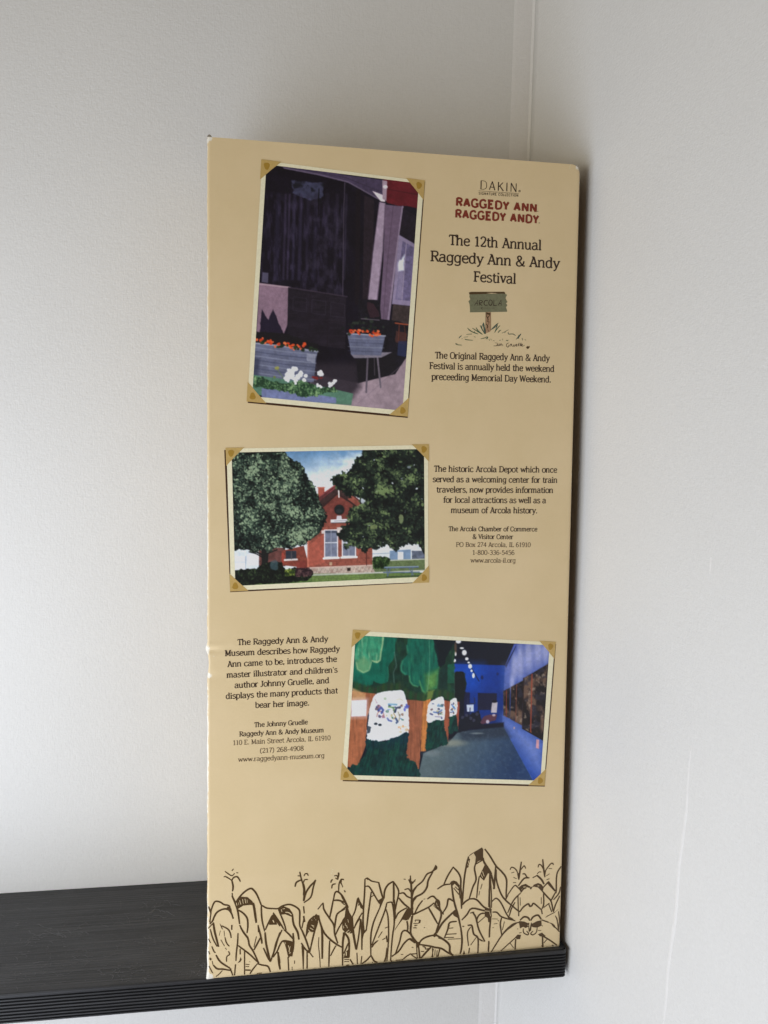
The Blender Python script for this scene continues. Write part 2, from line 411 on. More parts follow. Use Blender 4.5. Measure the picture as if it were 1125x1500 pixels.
def pxpts(txt, ox, oy, sc):
    return [to_face(ox+float(a.split(',')[0])/sc, oy+float(a.split(',')[1])/sc) for a in txt.split()]
PX = 0.400/1215.0        # metres on the carton per photograph pixel, about

# ------------------------------------------------------------------ lettering
GL = {
'a': (.60, "c .07,.57 .16,.68 .28,.70 .40,.66 .44,.52 .44,.12 .48,.03 .56,.03;c .44,.42 .2,.38 .07,.28 .06,.12 .16,.0 .32,.03 .44,.16"),
'b': (.62, "m .1,.04 .1,1.05;s -.01,1.02 .1,1.04;c .1,.5 .22,.68 .38,.7 .52,.56 .53,.34 .48,.1 .33,0 .18,.03 .1,.15"),
'c': (.56, "c .49,.56 .4,.69 .28,.7 .1,.58 .06,.35 .1,.1 .28,0 .42,.03 .5,.14"),
'd': (.63, "m .47,0 .47,1.05;s .36,1.02 .47,1.04;s .47,.02 .58,.02;c .47,.5 .38,.67 .26,.7 .1,.58 .06,.34 .1,.1 .24,0 .38,.04 .47,.18"),
'e': (.57, "t .08,.37 .50,.39;c .50,.40 .46,.62 .3,.7 .12,.6 .06,.35 .12,.1 .3,0 .44,.04 .51,.14"),
'f': (.38, "c .43,.97 .34,1.05 .24,1.0 .18,.85 .17,.65 .17,.02;t .02,.68 .36,.68;s .05,.02 .30,.02"),
'g': (.62, "c .47,.5 .38,.67 .26,.7 .1,.58 .06,.36 .1,.12 .24,.02 .38,.06 .47,.2;c .47,.70 .47,0 .44,-.2 .3,-.29 .14,-.27 .07,-.19;s .47,.68 .59,.69"),
'h': (.65, "m .1,0 .1,1.05;s -.01,1.02 .1,1.04;c .1,.5 .22,.67 .36,.7 .46,.62 .48,.45 .48,0;s -.01,.02 .21,.02;s .38,.02 .59,.02"),
'i': (.30, "m .13,0 .13,.7;s .02,.67 .13,.68;s .01,.02 .25,.02;d .13,.93"),
'k': (.62, "m .1,0 .1,1.05;s -.01,1.02 .1,1.04;t .1,.3 .42,.66;m .22,.42 .48,.02;s .32,.68 .54,.68;s -.01,.02 .21,.02;s .38,.02 .60,.02"),
'l': (.29, "m .13,0 .13,1.05;s .02,1.02 .13,1.04;s .01,.02 .25,.02"),
'm': (.95, "m .1,0 .1,.7;s -.01,.67 .1,.69;c .1,.5 .2,.66 .32,.7 .42,.62 .43,.45 .43,0;c .43,.5 .54,.66 .66,.7 .75,.62 .77,.45 .77,0;s -.01,.02 .2,.02;s .34,.02 .53,.02;s .67,.02 .88,.02"),
'n': (.65, "m .1,0 .1,.7;s -.01,.67 .1,.69;c .1,.5 .22,.67 .36,.7 .46,.62 .48,.45 .48,0;s -.01,.02 .21,.02;s .38,.02 .59,.02"),
'o': (.60, "c .3,.7 .12,.62 .06,.35 .12,.08 .3,0 .48,.08 .54,.35 .48,.62 .3,.7"),
'p': (.62, "m .1,.7 .1,-.3;s -.01,.67 .1,.69;c .1,.5 .22,.68 .38,.7 .52,.56 .53,.34 .48,.1 .33,0 .18,.03 .1,.15;s -.02,-.28 .22,-.28"),
'r': (.45, "m .1,0 .1,.7;s -.01,.67 .1,.69;c .1,.45 .2,.63 .32,.7 .42,.65;s -.01,.02 .24,.02"),
's': (.50, "c .42,.59 .34,.69 .22,.7 .1,.62 .1,.48 .24,.38 .38,.3 .44,.18 .38,.04 .24,0 .12,.02 .05,.13"),
't': (.40, "c .16,.90 .16,.5 .16,.2 .2,.04 .3,0 .38,.05;t .02,.68 .36,.68"),
'u': (.64, "c .1,.7 .1,.25 .14,.06 .26,0 .38,.04 .47,.18;m .47,.7 .47,0;s -.01,.68 .1,.68;s .36,.68 .47,.68;s .47,.02 .59,.02"),
'v': (.56, "m .08,.68 .28,.02;t .28,.02 .48,.68;s -.02,.68 .2,.68;s .37,.68 .58,.68"),
'w': (.84, "m .08,.68 .25,.02;t .25,.02 .42,.66;m .42,.66 .6,.02;t .6,.02 .76,.68;s -.02,.68 .19,.68;s .66,.68 .86,.68"),
'x': (.54, "m .08,.68 .46,.02;t .46,.68 .08,.02;s -.01,.68 .18,.68;s .36,.68 .54,.68;s -.01,.02 .18,.02;s .36,.02 .56,.02"),
'y': (.56, "m .08,.68 .29,.05;t .5,.68 .24,-.14 .15,-.26 .05,-.26;s -.02,.68 .19,.68;s .4,.68 .6,.68"),
'A': (.70, "t .08,.02 .34,1.0;m .34,1.0 .6,.02;t .17,.34 .5,.34;s -.02,.02 .2,.02;s .48,.02 .72,.02;s .2,.98 .34,.99"),
'B': (.66, "m .14,0 .14,1;c .14,.98 .4,.98 .52,.88 .52,.64 .4,.54 .14,.54;c .14,.54 .45,.53 .58,.4 .56,.12 .42,.02 .14,.02;s 0,.98 .14,.98;s 0,.02 .14,.02"),
'C': (.70, "c .62,.80 .5,.97 .34,1.0 .14,.86 .07,.5 .14,.14 .34,0 .52,.03 .64,.18;s .63,1.0 .63,.76"),
'D': (.76, "m .14,0 .14,1;c .14,.98 .38,.98 .6,.85 .67,.5 .6,.15 .38,.02 .14,.02;s 0,.98 .14,.98;s 0,.02 .14,.02"),
'E': (.63, "m .14,0 .14,1;t .0,.98 .54,.98;t .14,.53 .44,.53;t 0,.02 .57,.02;s .53,.98 .54,.82;s .56,.02 .58,.2"),
'F': (.58, "m .14,0 .14,1;t .0,.98 .54,.98;t .14,.51 .42,.51;s 0,.02 .3,.02;s .53,.98 .54,.80;s .42,.6 .42,.42"),
'G': (.75, "c .62,.82 .5,.97 .34,1 .14,.86 .07,.5 .14,.14 .34,0 .52,.04 .62,.16;m .62,.0 .62,.42;s .44,.42 .74,.42;s .62,1.0 .62,.78"),
'I': (.34, "m .17,0 .17,1;s .03,.98 .31,.98;s .03,.02 .31,.02"),
'J': (.42, "c .26,1 .26,.5 .26,.2 .2,.04 .08,0 .0,.1;s .12,.98 .40,.98"),
'K': (.68, "m .14,0 .14,1;t .14,.40 .56,.98;m .26,.56 .62,.0;s 0,.98 .28,.98;s 0,.02 .28,.02"),
'L': (.58, "m .14,0 .14,1;s 0,.98 .28,.98;t 0,.02 .54,.02;s .53,.02 .55,.24"),
'M': (.88, "m .14,0 .14,1;m .14,1 .42,.1;t .42,.1 .7,1;m .7,0 .7,1;s 0,.02 .27,.02;s .57,.02 .85,.02;s 0,.98 .14,.98;s .7,.98 .84,.98"),
'N': (.76, "t .14,0 .14,1;m .14,1 .62,.02;t .62,.0 .62,1;s 0,.98 .14,.98;s 0,.02 .27,.02;s .5,.98 .76,.98"),
'O': (.77, "c .38,1 .15,.88 .07,.5 .15,.12 .38,0 .61,.12 .69,.5 .61,.88 .38,1"),
'P': (.62, "m .14,0 .14,1;c .14,.98 .42,.98 .56,.86 .56,.6 .42,.48 .14,.48;s 0,.98 .14,.98;s 0,.02 .29,.02"),
'R': (.69, "m .14,0 .14,1;c .14,.98 .42,.98 .56,.86 .56,.64 .42,.52 .14,.52;m .34,.52 .6,.02;s 0,.98 .14,.98;s 0,.02 .27,.02;s .56,.02 .72,.02"),
'S': (.60, "c .5,.84 .4,.98 .27,1 .1,.88 .1,.68 .28,.54 .46,.42 .54,.24 .44,.05 .28,0 .12,.04 .05,.19;s .51,1.0 .51,.8"),
'T': (.62, "m .31,0 .31,1;t .03,.98 .59,.98;s .03,.98 .02,.79;s .59,.98 .60,.79;s .16,.02 .46,.02"),
'U': (.68, "c .12,1 .12,.3 .2,.04 .36,0 .5,.06 .56,.3 .56,1"),
'V': (.66, "m .07,.98 .34,.02;t .34,.02 .6,.98;s -.04,.98 .2,.98;s .47,.98 .71,.98"),
'W': (.97, "m .07,.98 .27,.02;t .27,.02 .47,.95;m .47,.95 .67,.02;t .67,.02 .88,.98;s -.04,.98 .2,.98;s .76,.98 .99,.98"),
'Y': (.62, "m .06,.98 .3,.46;m .56,.98 .3,.46;m .3,.46 .3,0"),
'&': (.80, "c .68,.5 .6,.2 .4,.02 .2,0 .08,.14 .1,.36 .28,.52 .42,.66 .44,.86 .32,.99 .18,.93 .16,.76 .28,.5 .5,.16 .64,.02 .76,.04"),
'0': (.58, "c .29,1 .13,.88 .07,.5 .13,.12 .29,0 .45,.12 .51,.5 .45,.88 .29,1"),
'1': (.52, "m .28,0 .28,1;t .1,.84 .28,.98;s .12,.02 .44,.02"),
'2': (.57, "c .08,.76 .16,.95 .3,1 .46,.9 .47,.7 .36,.42 .08,.04;t .08,.04 .5,.03;s .5,.02 .51,.2"),
'3': (.57, "c .1,.86 .22,1 .38,.97 .46,.8 .4,.6 .22,.54;c .22,.54 .42,.5 .5,.3 .42,.06 .24,0 .08,.1"),
'4': (.58, "m .4,0 .4,1;t .4,1 .05,.28 .54,.28"),
'5': (.56, "t .46,.98 .14,.98 .12,.56;c .12,.56 .28,.64 .46,.52 .48,.28 .38,.04 .2,0 .07,.1"),
'6': (.58, "c .45,.90 .3,1 .14,.84 .08,.45 .12,.12 .28,0 .44,.08 .5,.3 .42,.54 .26,.58 .1,.42"),
'7': (.55, "t .07,.97 .5,.97;c .5,.97 .34,.6 .22,0"),
'8': (.58, "c .29,1 .14,.92 .12,.72 .29,.54 .48,.34 .46,.08 .29,0 .12,.08 .1,.34 .29,.54 .45,.72 .44,.92 .29,1"),
'9': (.58, "c .12,.1 .28,0 .44,.16 .5,.55 .46,.88 .3,1 .14,.92 .08,.7 .16,.46 .32,.42 .48,.58"),
'.': (.26, "d .12,.06"), ',': (.26, "d .12,.06;t .14,.04 .08,-.14"), '-': (.38, "t .05,.36 .31,.36"),
'(': (.34, "c .28,1.08 .13,.8 .08,.45 .13,.1 .28,-.2"), ')': (.34, "c .06,1.08 .21,.8 .26,.45 .21,.1 .06,-.2"),
"'": (.22, "t .1,1.02 .1,.76"), ' ': (.34, ""),
}
def text_line(pr, s, x0, y0, x1, y1, cap, wt=.14, mi=0, serif=True, track=0.0, contrast=0.76, flare=0.0):
    a = to_face(x0, y0); b = to_face(x1, y1); ex = b-a; L = np.linalg.norm(ex); ex = ex/L
    ey = np.array([-ex[1], ex[0]]); h = cap*PX
    adv = sum(GL[c][0]+track for c in s)-track-0.04
    if not serif: adv -= 0.06
    sx = L/adv; x = 0.0
    off = -0.06 if not serif else 0.0
    sw = (sx+h)/2
    for ch in s:
        A, body = GL[ch]
        for st in filter(None, body.split(';')):
            k = st[0]
            if k == 's' and not serif and not (ch == 'G' and st == 's .44,.42 .74,.42'): continue
            p = [tuple(map(float, q.split(','))) for q in st[1:].split()]
            if k == 'c': p = catmull(p, 5)
            if k == 'd': r = wt*0.55; p = [(p[0][0], p[0][1]-r), (p[0][0], p[0][1]+r)]; ww = wt*1.1
            else: ww = {'m': wt, 'c': wt*0.94, 't': wt*contrast, 's': wt*(0.62 if serif else 0.9)}[k]
            q = [a+ex*((x+off+u)*sx)+ey*(v*h) for u, v in p]
            m = len(q); wl = ww*sw
            if flare and k in 'mt': wl = [ww*sw*(1+flare*abs(2*i/(m-1)-1)) for i in range(m)]
            if k == 'c':
                wl = []
                for i in range(m):
                    d = np.array(p[min(i+1, m-1)])-np.array(p[max(i-1, 0)]); d = d/max(1e-9, np.linalg.norm(d)); wl.append(ww*sw*((1-0.26*abs(d[0])) if contrast < 0.95 else 1))
            pr.ribbon(q, wl, mi)
        x += A+track
TL = 0.00006
def block(name_label, lines, mat, wt, **kw):
    pr = Print(TL)
    for (s, x0, y0, x1, y1, cap) in lines: text_line(pr, s, x0, y0, x1, y1, cap, wt, **kw)
    o = pr.build('printed_text', [mat], carton); o['label'] = name_label; return o
block('three line brown festival heading', [("The 12th Annual", 657.6, 358.5, 792.7, 366.4, 14.2), ("Raggedy Ann & Andy", 630.5, 382.3, 818.9, 393.0, 14.6), ("Festival", 693.6, 412.2, 755.5, 415.6, 14.4)], M_ink, .160)
block('brown sentence about the festival under the sign drawing', [("The Original Raggedy Ann & Andy", 637.2, 524.8, 804.7, 529.2, 9.2), ("Festival is annually held the weekend", 629, 540.2, 811.7, 544.7, 9.2), ("preceeding Memorial Day Weekend.", 632.2, 556.2, 806.9, 560.2, 9.2)], M_ink, .168)
block('five line brown paragraph beside the depot photograph', [("The historic Arcola Depot which once", 635.7, 690.8, 815.7, 692.2, 8.6), ("served as a welcoming center for train", 633.7, 706.0, 816.3, 707.2, 8.6), ("travelers, now provides information", 639.2, 721.2, 810.1, 722, 8.6), ("for local attractions as well as a", 649.2, 736.2, 799.5, 737, 8.6), ("museum of Arcola history.", 660.5, 751.3, 786.8, 751.8, 8.6)], M_ink, .168)
block('small bold brown address heading beside the depot photograph', [("The Arcola Chamber of Commerce", 657, 777.8, 786.8, 778.3, 6.7), ("& Visitor Center", 692.2, 789.3, 751.5, 789.6, 6.7)], M_ink, .172)
block('small light brown address lines beside the depot photograph', [("PO Box 274 Arcola, IL 61910", 667.8, 800.9, 777, 801.2, 6.7), ("1-800-336-5456", 691.6, 812.5, 753.3, 812.7, 6.7), ("www.arcola-il.org", 689.1, 824, 755.1, 824.1, 6.7)], M_ink2, .138)
block('seven line brown paragraph beside the gallery photograph', [("The Raggedy Ann & Andy", 348, 944.9, 480.1, 939.9, 8.3), ("Museum describes how Raggedy", 329.5, 961.0, 497.3, 954.4, 8.3), ("Ann came to be, introduces the", 333.2, 977.0, 493.2, 969.2, 8.3), ("master illustrator and children's", 332.1, 992.8, 494.1, 984.9, 8.3), ("author Johnny Gruelle, and", 343.7, 1007.8, 482, 1000.5, 8.3), ("displays the many products that", 330.8, 1023.8, 494.7, 1015.3, 8.3), ("bear her image.", 373.9, 1036.9, 452.7, 1033.2, 8.3)], M_ink, .168)
block('small bold brown address heading beside the gallery photograph', [("The Johnny Gruelle", 372.6, 1065.1, 450.6, 1060.8, 6.8), ("Raggedy Ann & Andy Museum", 350.6, 1078.6, 474.2, 1072.4, 6.8)], M_ink, .172)
block('small light brown address lines beside the gallery photograph', [("110 E. Main Street Arcola, IL 61910", 341, 1091.4, 483.9, 1084, 6.8), ("(217) 268-4908", 380.6, 1103.0, 444.7, 1099.2, 6.8), ("www.raggedyann-museum.org", 348.9, 1115.9, 475.1, 1109.7, 6.8)], M_ink2, .138)
block('brick red capital lettering in two lines', [("RAGGEDY ANN", 668.2, 301.2, 786.0, 310.6, 11.2), ("RAGGEDY ANDY", 667.2, 318.6, 788.5, 327.2, 11.2)], M_red, .235, serif=False, contrast=1.0, flare=0.10, track=0.06)
pr = Print(TL)
text_line(pr, "DAKIN", 703.2, 277.2, 757.3, 281.6, 12.6, .072, 0, serif=False, contrast=.75, flare=.5, track=0.09)
text_line(pr, "SIGNATURE COLLECTION", 701.4, 284.9, 759, 288.2, 3.4, .17, 0, serif=False, contrast=1.0, track=0.16)
pr.ribbon([to_face(701, 279.6), to_face(759.5, 283.6)], 0.5*PX, 1)
a = [to_face(761+1.3*math.cos(t), 280+1.3*math.sin(t)) for t in np.linspace(0, 2*math.pi, 12)]
pr.ribbon(a, 0.6*PX, 1); pr.poly([to_face(761+.5*math.cos(t), 280+.5*math.sin(t)) for t in np.linspace(0, 2*math.pi, 7)[:-1]], 1)
pr.ribbon([to_face(787.0, 309.6), to_face(788.4, 309.7)], 1.0*PX, 1); pr.ribbon([to_face(789, 326.6), to_face(790.6, 326.7)], 1.0*PX, 1)
pr.build('printed_logo', [M_ink, M_ink2], carton)['label'] = 'thin dark capital logo lettering at the top right'

# ------------------------------------------------------------------ signpost drawing
M_post = flat_mat('pale_post_brown', (0.42, 0.25, 0.14), 0.4)
sg = Print(TL)
Z = (660, 420, 8.654)
def rib(pr, txt, w, mi=0, smooth=True, taper=0.5, Z=None):
    p = pxpts(txt, *Z)
    if smooth: p = catmull(p, 5)
    pr.ribbon(p, w/Z[2]*PX, mi, taper)
sg.poly(pxpts("244,92 690,88 716,104 700,132 698,150 716,186 722,192 700,212 720,232 702,262 716,300 716,318 245,325 247,290 240,220 226,186 250,160 237,125", *Z), 1)
sg.poly(pxpts("234,72 260,65 680,64 692,80 690,92 660,88 520,90 235,98", *Z), 2)
sg.poly(pxpts("450,80 520,78 600,84 520,88", *Z), 3)
for t in ("303,238 345,168 345,240", "318,212 346,210", "366,172 364,240", "366,174 400,180 396,202 366,210 402,242", "474,178 440,176 424,206 436,234 472,232",
          "500,170 484,200 492,232 516,232 528,200 520,174 500,170", "550,170 546,238 586,236", "602,238 640,168 642,240", "614,214 642,212"):
    rib(sg, t, 11, 0, smooth=len(t.split()) > 3, taper=0.3, Z=Z)
rib(sg, "386,271 560,270", 5, 0, False, Z=Z); rib(sg, "410,256 386,271 406,288", 6, 0, False, Z=Z)
sg.poly(pxpts("446,322 510,322 508,560 490,575 446,590", *Z), 8)
rib(sg, "446,322 444,600", 11, 2, Z=Z); rib(sg, "510,322 509,555", 7, 2, Z=Z)
for t, w in (("452,330 480,345 500,335", 16), ("455,370 470,400 478,430", 10), ("500,350 482,380 468,400", 8), ("460,430 485,450", 14), ("452,470 470,500 462,530", 10), ("492,440 480,480", 7), ("470,540 486,570", 9), ("455,345 462,380", 12)):
    rib(sg, t, w*1.5, 2, Z=Z)
for t, w, m_ in (("440,598 425,520 415,455", 15, 4), ("432,596 400,540 375,490", 9, 3), ("425,590 395,520 410,470", 6, 4), ("405,606 350,560 322,518", 8, 3), ("395,602 330,560 275,525", 6, 3), ("350,600 290,580 225,545", 7, 3),
    ("330,596 270,570 210,522", 5, 3), ("310,590 300,560", 5, 4), ("200,605 270,600", 9, 3), ("105,655 120,635 140,620", 6, 4), ("140,665 150,655", 6, 3), ("165,640 220,636", 6, 3), ("180,660 200,672 285,680", 5, 3), ("295,634 320,640", 5, 3),
    ("60,720 85,735 145,742", 5, 3), ("60,725 85,720", 7, 4), ("512,548 570,490 605,462", 7, 4), ("530,540 580,500 590,490 560,580", 5, 4), ("556,580 600,520 628,490", 6, 3), ("600,585 620,560 638,550", 7, 3), ("650,590 735,545", 5, 4),
    ("680,588 700,570", 5, 3), ("730,575 735,600 790,600 825,620", 5, 4), ("830,668 890,600 850,660", 6, 4), ("858,610 866,660", 5, 4), ("905,650 914,680", 7, 4), ("940,668 955,680", 7, 3), ("380,662 430,650 465,630", 5, 3),
    ("445,665 470,640 462,668", 5, 3), ("485,665 496,685", 6, 3), ("508,660 518,680", 5, 3), ("540,680 556,688", 6, 3), ("615,680 635,678", 7, 3), ("655,660 662,680", 5, 3), ("700,675 720,685 730,675", 5, 3)):
    rib(sg, t, w+4.0, {3: 6, 4: 4}[m_], Z=Z)
for t in ("560,712 590,712", "590,712 592,740 575,750 545,748", "606,728 600,746 618,746 622,728 606,728", "632,750 634,728 648,728 650,750", "662,730 662,750", "745,712 715,722 708,750 728,766 742,744 730,740",
          "755,760 758,730 775,730 770,742 788,760", "795,728 796,752 812,752 816,728", "826,752 842,734 830,732 828,752 846,752", "852,756 868,716 862,754", "876,756 892,714 884,752", "894,752 912,734 902,728 896,750 920,752 940,742"):
    rib(sg, t, 7.5, 0, Z=Z)
sg.poly(pxpts("955,768 975,752 985,758 1000,752 1003,766 980,792 968,782", *Z), 2)
sg.build('printed_signpost', [M_ink, M_sage, M_corn, M_tanink, M_teal, M_tanink, M_green, M_ink2, M_post], carton)['label'] = 'small printed drawing of a green ARCOLA signpost in grass'

